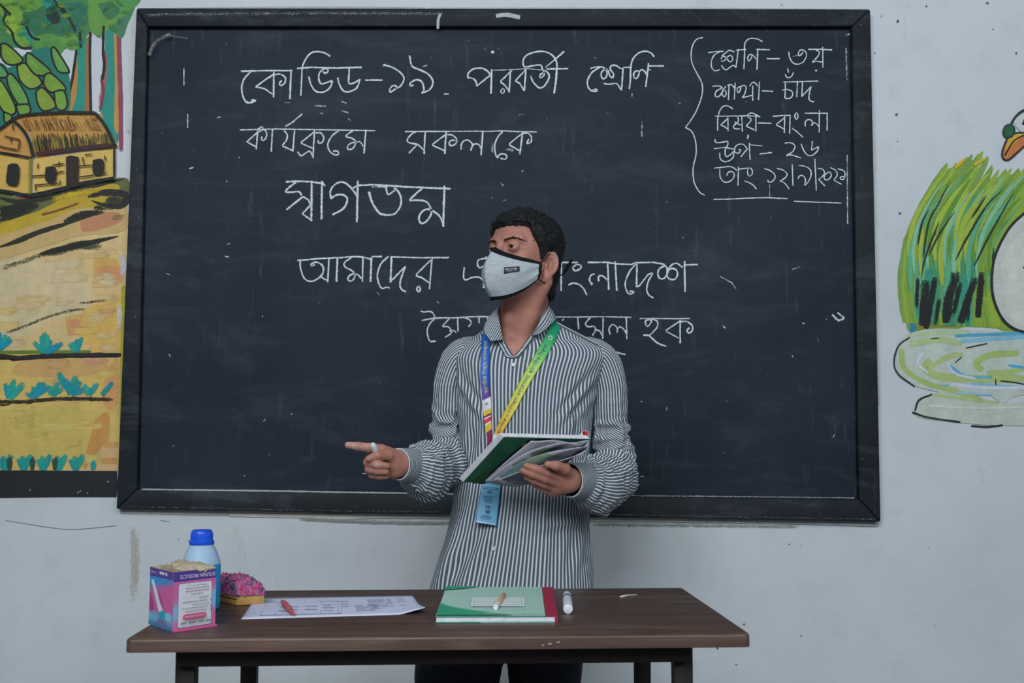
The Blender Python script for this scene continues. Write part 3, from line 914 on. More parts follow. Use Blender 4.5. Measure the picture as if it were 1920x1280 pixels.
p.stroke('300,270 340,235', 6, '#c9a828', .3); p.stroke('370,260 410,235', 6, '#c2b02e', .3)
p.build('painted_reeds', M_PAINT, swan)
p = Paint(on_wall, start=.0028); p.frame(*MR)
p.fill('80,990 85,930 130,890 240,872 420,880 560,885 900,900 900,1110 560,1120 480,1150 420,1120 300,1120 160,1090 95,1050', '#b3c0b8')
p.fill('150,1180 200,1120 330,1110 480,1150 620,1140 800,1150 800,1230 500,1235 320,1225 170,1205', '#b4bfb3')
for q, wd, c in [('120,900 220,890 360,885', 16, '#a9bf98'), ('100,950 110,1020 190,1075 280,1100 400,1140', 18, '#9db56a'), ('130,930 240,915 330,930', 22, '#a8bd86'), ('210,990 190,1020 240,1050 380,1060 560,1060', 28, '#a3b873'), ('200,1020 280,975 330,970', 18, '#a6ba7c'),
                 ('400,1030 380,1000 440,970 540,965', 22, '#9db568'), ('420,1040 500,1035 560,1020', 20, '#a2b970'), ('300,900 420,895 560,890 800,895', 12, '#4f9dc0'), ('320,920 450,910 560,905 800,910', 14, '#79b4cc'), ('280,1010 340,1050 440,1055', 9, '#5ea6cc'), ('500,1010 600,1020 800,1015', 10, '#4b9fcb'),
                 ('250,1085 400,1080 560,1090 800,1085', 7, '#77b2cf'), ('180,960 160,1000 200,1040', 8, '#c9d0dc'), ('280,1080 440,1095 600,1090', 12, '#c4ccd8'), ('270,1000 300,1040 380,1060', 8, '#c7cfdc'), ('220,1120 340,1135 460,1150', 10, '#a5ba7c'), ('200,1160 380,1170 560,1165', 9, '#c3cbc4'), ('300,1110 440,1120', 8, '#8fbcd2')]:
    p.stroke(q, wd * .5 * 1.1, c, .3)
for q, wd in [('130,905 90,935 72,990 85,1040 150,1090', 3), ('150,1180 165,1140 215,1118', 3.5), ('140,1185 200,1205 320,1222', 3.5), ('360,1236 420,1240 480,1233', 3.5), ('340,945 420,928', 2.5), ('300,1000 325,978', 2), ('210,910 240,908', 2.5), ('470,1068 530,1075 600,1090', 2.5), ('452,1060 452,1085', 2)]:
    p.stroke(q, wd, '#20262a', .25)
p.build('painted_water', M_PAINT, swan)
p = Paint(on_wall, start=.0040); p.frame(*MR)
p.fill('560,440 500,500 450,600 437,700 450,780 490,850 560,885 760,890 900,860 1000,760 1010,600 930,470 800,420 680,410', '#b9beb9')
p.fill('470,640 520,540 600,520 700,700 600,850 500,820', '#c1c5bd')
p.stroke('600,415 560,440 500,500 450,600 437,700 450,780 490,850 560,885 700,893', 5, '#1d2224', .15)
p.stroke('700,893 900,860 1000,760 1010,600 930,470 800,420', 5, '#1d2224', .15); p.stroke('556,640 570,660 610,690', 4, '#1d2224', .2)
p.fill('560,60 600,40 660,60 690,140 680,260 740,420 640,430 600,330 590,200 560,150 520,100', '#bfc4c6')
p.stroke('505,115 530,75 570,50 640,45 690,120 685,260 740,420', 4.5, '#1d2224', .15)
p.fill('505,140 535,138 580,142 570,180 510,238 485,235 480,210', '#b9703c'); p.fill('500,150 560,140 540,160 500,200 488,210', '#c9a02a')
p.stroke('580,140 530,140 500,155 478,205 480,235 500,240 530,215 575,175', 3.5, '#171a1b', .1); p.stroke('570,142 520,170 485,225', 3, '#171a1b', .1)
p.fill('480,130 490,112 510,110 522,125 515,150 495,158 482,148', '#1c5f3c'); p.stroke('480,130 490,112 510,110 522,125 515,150 495,158 482,148 480,130', 3, '#15302a', .2)
p.fill('549,108 560,85 580,88 575,112', '#171a1b')
p.build('painted_swan_figure', M_PAINT, swan)
# holes and knocks in the wall plaster
p = Paint(on_wall, start=.0007)
for x, y, r in [(1681, 215, 4), (1687, 400, 3.5), (1683, 40, 4), (1851, 6, 3.5), (1737, 12, 3), (1862, 55, 2), (1683, 265, 1.5), (1640, 100, 2), (1180, 985, 3), (335, 1010, 1.5), (355, 1013, 2), (1345, 1215, 3), (1395, 1170, 2.5), (248, 1015, 1.5), (1905, 100, 3), (1480, 1020, 2), (1502, 1192, 2), (1380, 1245, 2)]:
    p.blob(x, y, r * .75, '#5a5f63')
for q in ['10,975 90,988 140,992 220,985', '300,975 320,978']: p.stroke(q, 1.5, '#7a7f80', .4)
p.stroke('251,985 254,1050 250,1135', 22, '#b9b5aa', .50); p.stroke('249,985 252,1060 249,1130', 13, '#bab6ac', .5)
o = p.build('plaster_marks', M_PAINT, wall); o['label'] = 'dark nail holes and knocks in the plaster'
# ---------------------------------------------------------------- desk
TZ = 0.75
def unit(v): v = np.asarray(v, float); return v / np.linalg.norm(v)
FL, FR, BR = at_z(234, 1197, TZ), at_z(1408, 1187, TZ), at_z(1288, 1101, TZ)
tu = unit((FR - FL)); tv = np.array([-tu[1], tu[0], 0]); tw = np.linalg.norm(FR - FL); td = float(np.dot(BR - FR, tv))
TC = (FL + FR) / 2 + tv * td / 2
TROT = math.atan2(tu[1], tu[0])
print('TABLE', FL, FR, BR, tw, td, np.dot(BR - FR, tu))
def wood(name, stops, sc, rough, spec, axis=0, coat=0.0):
    t = NT(name); s_ = [14, 14, 14]; s_[axis] = 1.1
    v = t.coord('Object', s_); n1 = t.noise(v, 2.2, 8, 0.68, 0.9); n2 = t.noise(t.coord('Object'), 3.0, 4, .6)
    c = t.ramp(n1, stops)
    c = t.mix(t.ramp(n2, [(0.4, 0.0), (0.75, 0.45)]), c, stops[0][1])
    sp = t.noise(t.coord('Object', [3, 3, 3]), 22, 6, 0.8, 1.0)
    c = t.mix(t.ramp(sp, [(0.68, 0.0), (0.76, 0.35)]), c, '#8d7a6c')
    t.set(c, rough, spec)
    t.l(t.ramp(t.noise(v, 3.5, 5), [(0.3, rough - .1), (0.7, rough + .14)]), t.b.inputs['Roughness'])
    t.bump(n1, 0.12, 0.002)
    return t.m
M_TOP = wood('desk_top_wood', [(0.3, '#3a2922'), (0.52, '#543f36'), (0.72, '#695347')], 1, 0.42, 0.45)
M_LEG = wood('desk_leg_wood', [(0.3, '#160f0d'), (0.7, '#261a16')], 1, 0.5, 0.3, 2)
desk = empty('desk', (TC[0], TC[1], 0), 'dark brown wooden classroom desk in front of the standing person', 'desk')
desk.rotation_euler = (0, 0, 0)
Rz = Matrix.Rotation(TROT, 3, 'Z')
def dk(u, v, z): return TC * np.array([1, 1, 0]) + tu * u + tv * v + np.array([0, 0, z])
def deskbox(u, v, z, su, sv, sz, bev=0.003, m=None):
    b = MB(); b.box(dk(u, v, z), (su, sv, sz), bev, 2, Rz); return b
th = 0.024
b = bmesh.new(); bmesh.ops.create_cube(b, size=1.0)
for v in b.verts: v.co = Vector((v.co.x * tw, v.co.y * td, v.co.z * th))
bmesh.ops.bevel(b, geom=[e for e in b.edges if abs(e.verts[0].co.z - e.verts[1].co.z) > .01], offset=0.012, segments=4, affect='EDGES', profile=.5)
bmesh.ops.bevel(b, geom=[e for e in b.edges if e.verts[0].co.z > 0 and e.verts[1].co.z > 0 and len(e.link_faces) == 2 and abs(e.link_faces[0].normal.z - e.link_faces[1].normal.z) > .5], offset=0.006, segments=3, affect='EDGES', profile=.5)
bmesh.ops.transform(b, matrix=Matrix.Translation(Vector(dk(0, 0, TZ - th / 2))) @ Rz.to_4x4(), verts=b.verts)
m = MB(); m.bm(b); m.build('desk_top', M_TOP, desk)
inset = 0.055
Ya = FL[1] + inset
uL = float(np.dot(at(331, 1235, Ya) - TC, tu)); uR = float(np.dot(at(1306, 1235, Ya) - TC, tu)); zA = at(800, 1249, Ya)[2]
ah = TZ - th - zA
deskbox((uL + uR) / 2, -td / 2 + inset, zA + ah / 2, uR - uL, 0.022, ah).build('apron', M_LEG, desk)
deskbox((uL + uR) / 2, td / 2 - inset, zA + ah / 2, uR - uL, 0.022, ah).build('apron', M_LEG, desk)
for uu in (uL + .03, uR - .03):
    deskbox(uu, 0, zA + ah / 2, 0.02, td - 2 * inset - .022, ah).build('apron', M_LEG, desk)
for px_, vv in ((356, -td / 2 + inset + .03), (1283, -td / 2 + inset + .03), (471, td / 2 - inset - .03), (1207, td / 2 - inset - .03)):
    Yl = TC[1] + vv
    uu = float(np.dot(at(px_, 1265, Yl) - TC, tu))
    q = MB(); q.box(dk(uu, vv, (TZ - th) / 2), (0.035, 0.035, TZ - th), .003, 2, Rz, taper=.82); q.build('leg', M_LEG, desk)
# chips in the varnish of the front edge
p = Paint(lambda x, y, l: at(x, y, FL[1] - .0001) - np.array([0, l, 0]))
for q, w_ in [('1028,1207 1034,1206', 2.4), ('1044,1204 1050,1203', 2.0), ('1016,1209 1020,1209', 1.5)]: p.stroke(q, w_, '#b9a89a', .15)
p.build('varnish_chips', M_PAINT, desk)['label'] = 'pale chips in the front edge'

def on_desk(x, y, lift): return at_z(x, y, TZ + lift)
# ---------------------------------------------------------------- text helper
FONT = bpy.data.fonts.load('<builtin>')
def text_verts(body, align='CENTER'):
    cu = bpy.data.curves.new('txt', 'FONT'); cu.body = body; cu.font = FONT; cu.size = 1.0
    cu.align_x = align; cu.align_y = 'CENTER'; cu.resolution_u = 3
    ob = bpy.data.objects.new('txt', cu); C.objects.link(ob)
    dg = bpy.context.evaluated_depsgraph_get(); dg.update()
    me = bpy.data.meshes.new_from_object(ob.evaluated_get(dg))
    V = np.array([v.co[:2] for v in me.vertices]) if len(me.vertices) else np.zeros((0, 2)); F = [list(p.vertices) for p in me.polygons]
    bpy.data.objects.remove(ob); bpy.data.curves.remove(cu); bpy.data.meshes.remove(me)
    return V, F
class Print:
    """flat print (fills, lines, text) on a surface given by proj(x, y, lift); x right, y down"""
    def __init__(s, proj, lift=0.00004, start=0.0003): s.proj = proj; s.z = start; s.lift = lift; s.V = []; s.F = []; s.C = []; s.n = 0
    def put(s, P, F, col):
        if len(P) == 0: return s
        s.V.append(np.array([s.proj(x, y, s.z) for x, y in P])); s.C.append(np.tile([*lin(col), 0.0], (len(P), 1)))
        s.F += [[i + s.n for i in f] for f in F]; s.n += len(P); s.z += s.lift; return s
    def poly(s, P, col, curve=False, step=8):
        P = pts(P) if isinstance(P, str) else np.asarray(P, float)
        if curve: P = catmull(np.vstack([P, P[:1]]), step)[:-1]
        return s.put(P, tessellate_polygon([[Vector((x, y, 0)) for x, y in P]]), col)
    def grid(s, P00, P10, P11, P01, n, m, colf):
        a = np.linspace(0, 1, n + 1); b = np.linspace(0, 1, m + 1); V = []; cols = []
        for j in b:
            for i in a:
                V.append((1 - j) * ((1 - i) * np.array(P00) + i * np.array(P10)) + j * ((1 - i) * np.array(P01) + i * np.array(P11))); cols.append([*lin(colf(i, j)), 0.0])
        F = [[r * (n + 1) + c, r * (n + 1) + c + 1, (r + 1) * (n + 1) + c + 1, (r + 1) * (n + 1) + c] for r in range(m) for c in range(n)]
        s.put(np.array(V), F, '#ffffff'); s.C[-1] = np.array(cols); return s
    def rect(s, x0, y0, x1, y1, col): return s.poly([(x0, y0), (x1, y0), (x1, y1), (x0, y1)], col)
    def rrect(s, x0, y0, x1, y1, r, col):
        P = []
        for cx, cy, a0 in ((x1 - r, y0 + r, -90), (x1 - r, y1 - r, 0), (x0 + r, y1 - r, 90), (x0 + r, y0 + r, 180)):
            for k in range(6): a = math.radians(a0 + 18 * k); P.append((cx + r * math.cos(a), cy + r * math.sin(a)))
        return s.poly(P, col)
    def line(s, P, wd, col, curve=False, step=4):
        P = pts(P) if isinstance(P, str) else np.asarray(P, float)
        P = catmull(P, step) if curve else P
        T = np.gradient(P, axis=0); T /= np.linalg.norm(T, axis=1)[:, None] + 1e-9; N = np.column_stack([-T[:, 1], T[:, 0]]) * wd / 2
        L = len(P); return s.put(np.vstack([P - N, P + N]), [[i, i + 1, L + i + 1, L + i] for i in range(L - 1)], col)
    def text(s, body, x, y, h, col, ang=0.0, sx=1.0, align='CENTER'):
        V, F = text_verts(body, align)
        if len(V) == 0: return s
        V = V * h * np.array([sx, -1.0]); c, n_ = math.cos(math.radians(ang)), math.sin(math.radians(ang))
        return s.put(np.column_stack([x + V[:, 0] * c - V[:, 1] * n_, y + V[:, 0] * n_ + V[:, 1] * c]), F, col)
    def squiggle(s, x0, x1, y, h, col, wd=None):
        """a line of print too small to read"""
        x = x0
        while x < x1:
            L = min(RNG.uniform(2, 5) * h, x1 - x)
            k = np.arange(0, L, h * .45)
            if len(k) > 2: s.line(np.column_stack([x + k, y + np.where(np.arange(len(k)) % 2, h * .3, -h * .3) * RNG.uniform(.4, 1, len(k))]), wd or h * .35, col)
            s.line([(x, y - h * .4), (x + max(L - h * .3, h * .2), y - h * .4)], (wd or h * .35), col)
            x += L + h * .6
        return s
    def build(s, name, mat, parent=None): return mesh(name, np.vstack(s.V), s.F, mat, parent, smooth=False, uv=np.zeros((s.n, 2)), col=np.vstack(s.C))
def ink_material(name, rough=.45, spec=.35):
    t = NT(name); a = t.n('ShaderNodeAttribute', attribute_name='Col'); f = t.noise(t.coord('Object'), 55, 3)
    hs = t.n('ShaderNodeHueSaturation'); t.l(a.outputs['Color'], hs.inputs['Color']); t.l(t.math('ADD', t.math('MULTIPLY', f, .16), .92), hs.inputs['Value'])
    t.set(hs.outputs[0], rough, spec); return t.m
M_INK = ink_material('printed_ink')

# ---------------------------------------------------------------- chalk carton
P0, P1, P2 = at_z(323, 1185, TZ), at_z(403, 1173, TZ), at_z(279, 1170, TZ)
hb = at(322, 1071, P0[1])[2] - TZ
P3 = P1 + P2 - P0
cc = (P0 + P1 + P2 + P3) / 4
carton = empty('chalk_carton', (cc[0], cc[1], TZ), 'torn pink, blue and purple chalk carton standing upside down on the desk', 'carton')
M_CARD = plain('raw_cardboard', '#b5a78f', .8, .1, .15, 120)
CO = [P0, P1, P3, P2]
ctr = cc
V = []; F = []
n = 14
# walls with a torn upper edge, 1.2 mm board
def wallpanel(A, B, seed, tear, low):
    r = np.random.default_rng(seed); t_ = np.linspace(0, 1, n)
    nrm = unit(np.cross(B - A, [0, 0, 1]));
    if np.dot(nrm, ctr - A) < 0: nrm = -nrm
    top = hb + np.where((t_ > .04) & (t_ < .96), r.uniform(-tear, tear * .4, n), 0) + low(t_)
    V = []; F = []
    for k in range(n):
        q = A + (B - A) * t_[k]
        for d in (0, .0012):
            V += [q + nrm * d + np.array([0, 0, .0003]), q + nrm * d + np.array([0, 0, top[k]])]
    for k in range(n - 1):
        a, c = 4 * k, 4 * k + 4
        F += [[a, c, c + 1, a + 1], [a + 2, a + 3, c + 3, c + 2], [a + 1, c + 1, c + 3, a + 3], [a, a + 2, c + 2, c]]
    F += [[0, 1, 3, 2], [4 * (n - 1), 4 * (n - 1) + 2, 4 * (n - 1) + 3, 4 * (n - 1) + 1]]
    return np.array(V), F
m = MB()
m.add(*wallpanel(P0, P1, 1, .002, lambda t: -.006 * np.exp(-((t - .66) / .12) ** 2)))
m.add(*wallpanel(P2, P0, 2, .001, lambda t: 0 * t - .004 * np.exp(-((t - .5) / .15) ** 2)))
m.add(*wallpanel(P1, P3, 3, .004, lambda t: .004 * np.sin(t * 5)))
m.add(*wallpanel(P3, P2, 4, .004, lambda t: .009 * np.exp(-((t - .3) / .2) ** 2)))
m.add([P0 + [0, 0, .0004], P1 + [0, 0, .0004], P3 + [0, 0, .0004], P2 + [0, 0, .0004], P0 + [0, 0, .0016], P1 + [0, 0, .0016], P3 + [0, 0, .0016], P2 + [0, 0, .0016]], [[0, 1, 2, 3], [4, 7, 6, 5], [0, 4, 5, 1], [1, 5, 6, 2], [2, 6, 7, 3], [3, 7, 4, 0]])
m.build('carton_walls', M_CARD, carton, smooth=False)
# torn flap folded over the top
m = MB()
fl = [P1 * .55 + P0 * .45 + [0, 0, hb - .004], P1 + [0, 0, hb], P3 * .7 + P1 * .3 + [0, 0, hb + .004], P2 * .4 + P3 * .35 + P0 * .25 + [0, 0, hb + .007], P0 * .6 + P2 * .25 + P1 * .15 + [0, 0, hb + .001]]
fl = [np.array(q) for q in fl]; c_ = sum(fl) / 5 + np.array([0, 0, .004])
Vf = [c_] + fl + [c_ - [0, 0, .0012]] + [q - np.array([0, 0, .0012]) for q in fl]
Ff = [[0, 1 + i, 1 + (i + 1) % 5] for i in range(5)] + [[6, 7 + (i + 1) % 5, 7 + i] for i in range(5)] + [[1 + i, 7 + i, 7 + (i + 1) % 5, 1 + (i + 1) % 5] for i in range(5)]
m.add(Vf, Ff); m.build('torn_flap', M_CARD, carton, smooth=False)['label'] = 'torn beige cardboard flap'
def face(A, B, drop=.0):
    nr = unit(np.cross(B - A, [0, 0, 1.0]));
    if np.dot(nr, ctr - A) > 0: nr = -nr
    return lambda x, y, l: A + (B - A) * (x / 1000) + np.array([0, 0, .0006 + (hb - .002) * (1 - y / 1000)]) + nr * l
PU, PK, CY, WH = '#4f3b8c', '#cf5f96', '#3f9fc8', '#cfd0dc'
pr = Print(face(P0, P1))
def mixc(a, b, t): a, b = hexrgb(a), hexrgb(b); t = max(0, min(1, t)); return tuple(x + (y - x) * t for x, y in zip(a, b))
pr.grid((0, 130), (1000, 130), (1000, 1000), (0, 1000), 16, 16, lambda i, j: mixc(mixc('#c9659c', '#7fb0d8', 1.6 * math.exp(-((j - .55 - .25 * (.5 - i)) / .16) ** 2) * (1.0 if i < .3 or i > .8 else .7)), '#d9709a', max(0, j - .7) * 2))
pr.poly('0,0 560,0 600,30 640,50 700,60 760,40 800,20 1000,10 1000,165 0,175', PU)
pr.text('DOLPHIN PRODUCTS', 560, 90, 92, '#d9d4e6', 180, .92)
pr.rrect(110, 205, 905, 960, 35, '#5b5a86'); pr.rrect(120, 212, 895, 950, 32, '#d5d6de')
for y, a, b, c in [(262, 330, 780, '#8f93a0'), (305, 280, 830, '#7f8392'), (352, 270, 820, '#9a5f6e'), (400, 400, 680, '#8f93a0'), (475, 590, 800, '#8a8f9c'), (530, 200, 790, '#7b8090'), (585, 430, 830, '#8d919e'), (635, 190, 790, '#7b8090'), (690, 270, 780, '#7b8090')]: pr.squiggle(a, b, y, 17, c, 6)
for y in (530, 635, 690): pr.line([(850, y - 14), (850, y + 14)], 22, '#6b7080')
pr.line([(180, 440), (850, 440)], 4, '#9a9eaa')
pr.rrect(200, 728, 745, 815, 42, '#c85a86'); pr.squiggle(250, 700, 775, 24, '#e0aebf', 10)
pr.squiggle(150, 860, 880, 42, '#5d6472', 12)
pr.poly('0,965 1000,965 1000,1000 0,1000', '#d0618f')
pr.build('printed_panel', M_INK, carton)
pr = Print(face(P2, P0))
pr.grid((0, 140), (1000, 140), (1000, 1000), (0, 1000), 16, 18, lambda i, j: mixc(mixc(mixc('#2f8fca', '#c85c9b', (j - .12 + .18 * (i - .3)) * 7), '#5bb6d6', (j - .62 - .1 * i) * 6), '#6f4f8f', (j - .86) * 9))
pr.poly('0,130 620,130 520,190 330,260 180,330 100,250 30,300', '#2a90cf', True, 40); pr.poly('30,420 160,560 220,700 60,760 0,700', '#9a3f7c', True, 40)
pr.poly('60,220 170,200 640,760 520,800 400,700', '#d3d6e2'); pr.poly('330,350 480,440 620,600 560,640 420,520', '#b04787', True, 40)
pr.poly('400,760 560,700 720,720 660,820 480,850', '#1f9fb4', True, 40); pr.poly('680,740 860,700 980,760 900,840 720,830', '#79c3e2', True, 40)
pr.poly('0,0 1000,0 1000,140 0,150', PU)
pr.squiggle(420, 760, 75, 60, '#d9d4e6', 22); pr.squiggle(40, 300, 80, 40, '#a79cc8', 12)
pr.text('CHALK', 560, 880, 130, '#8f4f86', 180, 1.0)
pr.poly('0,930 300,950 600,970 1000,960 1000,1000 0,1000', '#3d7fae')
pr.build('printed_panel', M_INK, carton)

# ---------------------------------------------------------------- sanitiser bottle
bp = at_z(375, 1143, TZ); k = bp[1] / FPX * 1.0
def bh(y): return at(375, y, bp[1])[2] - TZ
r = 35.5 * k / CP
bottle = empty('bottle', (bp[0], bp[1], TZ), 'bottle of clear blue liquid with a blue cap behind the chalk carton', 'bottle')
t = NT('blue_liquid_plastic'); v = t.coord('Object')
sep = t.n('ShaderNodeSeparateXYZ'); t.l(v, sep.inputs[0])
fill = t.math('LESS_THAN', sep.outputs[2], bh(1056))
t.set(t.mix(fill, '#b7d6ee', '#1da0d2'), .25, .5)
t.b.inputs['Transmission Weight'].default_value = 0.35; t.b.inputs['IOR'].default_value = 1.2
t.b.inputs['Subsurface Weight'].default_value = .25; t.b.inputs['Subsurface Radius'].default_value = (.3, .6, .9); t.b.inputs['Subsurface Scale'].default_value = .02
prof = [(.0, 0), (r * .86, 0.0), (r * .97, .003), (r, .009), (r, bh(1062)), (r * .97, bh(1054)), (r * .9, bh(1045)), (r * .74, bh(1031)), (r * .6, bh(1021)), (r * .53, bh(1018)), (r * .53, bh(1010))]
m = MB(); m.lathe(prof, bp + [0, 0, .0004], n=48); bo = m.build('bottle_body', t.m, bottle)
M_CAP = plain('blue_cap_plastic', '#1450cf', .35, .4, .05)
cr = 20.5 * k / CP
m = MB(); m.lathe([(cr * 1.08, bh(1020)), (cr * 1.12, bh(1018)), (cr * 1.1, bh(1014)), (cr * .99, bh(1012)), (cr * .95, bh(1000)), (cr * .9, bh(995)), (cr * .8, bh(993))], bp, n=40)
for q in range(40):
    a = 2 * math.pi * q / 40; m.box(bp + np.array([cr * .96 * math.cos(a), cr * .96 * math.sin(a), (bh(1011) + bh(999)) / 2]), (.0012, .0012, bh(999) - bh(1011)), .0003, 1, Matrix.Rotation(a, 3, 'Z'))
m.build('cap', M_CAP, bottle)

# ---------------------------------------------------------------- chalk duster
D0, D1, D2 = at_z(443, 1136, TZ), at_z(496, 1133, TZ), at_z(412, 1124, TZ)
du = unit(D1 - D0); dl = unit(np.array([-du[1], du[0], 0]) * 1.0 + du * -.35); wd_ = np.linalg.norm(D1 - D0); ln = .125; hh = .026
dc = (D0 + D1) / 2 + dl * ln / 2
duster = empty('chalk_duster', (dc[0], dc[1], TZ), 'chalk duster with pink and purple felt on a wooden block', 'duster')
M_BLK = wood('duster_wood', [(0.3, '#a07c42'), (0.55, '#b99357'), (0.75, '#c7a468')], 1, .7, .2, 1)
V = [D0, D1, D1 + dl * ln, D0 + dl * ln]; V = V + [q + np.array([0, 0, hh]) for q in V]
b = bmesh.new(); vs = [b.verts.new(q + np.array([0, 0, .0004])) for q in V]
for f in ([0, 3, 2, 1], [4, 5, 6, 7], [0, 1, 5, 4], [1, 2, 6, 5], [2, 3, 7, 6], [3, 0, 4, 7]): b.faces.new([vs[i] for i in f])
bmesh.ops.bevel(b, geom=b.edges[:], offset=.003, segments=2, affect='EDGES', profile=.5)
m = MB(); m.bm(b)
m.build('block', M_BLK, duster)
m = MB(); m.tube([D0 + np.array([0, 0, hh * .52]) - np.cross(dl, [0, 0, 1]) * -.0006, D0 + dl * ln + np.array([0, 0, hh * .52])], .0016, 8); m.build('groove', plain('dark_groove', '#54401f', .8, .1), duster)
t = NT('duster_felt'); v = t.coord('Object')
c = t.ramp(t.noise(v, 42, 3, .6, .5), [(.42, '#a8385f'), (.5, '#c04a86'), (.56, '#7c3f74'), (.6, '#3d3557')])
c = t.mix(t.ramp(t.noise(v, 160, 3), [(.42, 0.0), (.7, .7)]), c, '#a495a6')
t.set(c, .95, .05); t.bump(t.noise(v, 300, 3), .8, .004)
nu, nv = 26, 44; V = []; F = []
top0 = D0 + np.array([0, 0, hh])
for j in range(nv):
    for i in range(nu):
        a = i / (nu - 1); bb = j / (nv - 1)
        q = top0 + du * wd_ * (a * 1.1 - .05) + dl * ln * (bb * 1.06 - .03)
        hgt = .028 * (max(0, 1 - abs(2 * a - 1) ** 2.6)) ** .5 * (max(0, 1 - abs(2 * bb - 1) ** 4)) ** .5
        nz = mnoise.fractal(Vector((a * 5, bb * 11, 1.3)), 1.0, 2.0, 4)
        q = q + np.array([0, 0, hgt * (1 + .35 * nz) + .0008 - (.006 if hgt < .001 else 0)]) + du * .004 * mnoise.noise(Vector((a * 9, bb * 18, 4))) + dl * .004 * mnoise.noise(Vector((a * 9, bb * 18, 9)))
        V.append(q)
F = [[j * nu + i, j * nu + i + 1, (j + 1) * nu + i + 1, (j + 1) * nu + i] for j in range(nv - 1) for i in range(nu - 1)]
nb = len(V); V += [q * 1.0 for q in []]
o = mesh('felt_pad', V, F, t.m, duster)
m = MB(); r_ = np.random.default_rng(5); Va = np.array(V)
for k_ in range(260):                      # loose fibres
    q = Va[r_.integers(len(Va))]; d_ = unit(np.array([r_.normal(), r_.normal(), abs(r_.normal()) + .2])) * r_.uniform(.0015, .0045)
    m.tube([q, q + d_ * .6 + r_.normal(0, .001, 3), q + d_], [.0006, .0005, .0002], 4)
m.build('felt_fibres', t.m, duster)['kind'] = 'stuff'

# ---------------------------------------------------------------- papers on the desk
M_PAPER = plain('white_paper', '#c3c8de', .8, .15, .03, 12)
pcn = at_z(620, 1138, TZ)
paper = empty('printed_sheet', (pcn[0], pcn[1], TZ), 'white printed sheet with a table of boxes lying on the desk', 'paper')
A, B, C_, D = at_z(452, 1161, TZ), at_z(797, 1151, TZ), at_z(773, 1116, TZ), at_z(480, 1121, TZ)
def sheet_pt(u, v, l):
    q = (1 - v) * ((1 - u) * A + u * B) + v * ((1 - u) * D + u * C_)
    curl = .012 * max(0, u - .86) / .14 * max(0, 1 - v * 1.3) ** 1.5 + .002 * math.sin(u * 5) * math.sin(v * 3) ** 2
    return q + np.array([0, 0, .0008 + max(0, curl) + l])
nu, nv = 40, 10
V = [sheet_pt(i / nu, j / nv, 0) for j in range(nv + 1) for i in range(nu + 1)] + [sheet_pt(i / nu, j / nv, -.0006) for j in range(nv + 1) for i in range(nu + 1)]
N_ = (nu + 1) * (nv + 1)
F = [[j * (nu + 1) + i, j * (nu + 1) + i + 1, (j + 1) * (nu + 1) + i + 1, (j + 1) * (nu + 1) + i] for j in range(nv) for i in range(nu)]
F += [[N_ + q for q in f[::-1]] for f in F]
bd = [i for i in range(nu + 1)] + [j * (nu + 1) + nu for j in range(1, nv + 1)] + [nv * (nu + 1) + i for i in range(nu - 1, -1, -1)] + [j * (nu + 1) for j in range(nv - 1, 0, -1)]
F += [[bd[i], N_ + bd[i], N_ + bd[(i + 1) % len(bd)], bd[(i + 1) % len(bd)]] for i in range(len(bd))]
mesh('sheet', V, F, M_PAPER, paper)
pr = Print(lambda x, y, l: sheet_pt(x / 1000, 1 - y / 1000, l), start=.0004)
GI = '#8b92b4'
for x in (90, 170, 320, 420, 520, 540): pr.line([(x, 290), (x, 880)], 2, GI)
for a, b_ in ((90, 540),): pr.line([(a, 880), (b_, 880)], 18, GI); pr.line([(a, 290), (b_, 290)], 14, GI)
for x0, x1, ys in ((185, 300, (560, 700, 760)), (330, 405, (560, 700)), (432, 510, (520, 640, 760)), (545, 590, (330, 480, 600)), (620, 760, (560, 640, 720, 800)), (700, 850, (270, 340, 410, 480, 550, 620, 690)), (880, 930, (250, 380, 600))):
    for y in ys: pr.squiggle(x0, x1, y, 26, '#7e86a8', 8)
pr.build('printed_table', M_INK, paper)

# red crayon on the sheet
c0, c1 = at_z(529, 1128, TZ + .007), at_z(550, 1152, TZ + .0045)
crayon = empty('red_chalk', tuple((c0 + c1) / 2 - np.array([0, 0, .005])), 'worn red chalk stick lying on the printed sheet', 'chalk')
t = NT('red_chalk'); v = t.coord('Object'); c = t.ramp(t.noise(v, 90, 4), [(.35, '#a8404a'), (.65, '#bb6a70')])
t.set(c, .85, .1); M_RED = t.m
m = MB(); L_ = np.linspace(0, 1, 12)
c0[2] = TZ + .0085; c1[2] = TZ + .0062
m.tube([c0 + (c1 - c0) * q for q in L_], [.003, .0048, .0058, .0062, .0063, .0062, .006, .0056, .005, .0044, .0038, .003], 14); m.build('stick', M_RED, crayon)

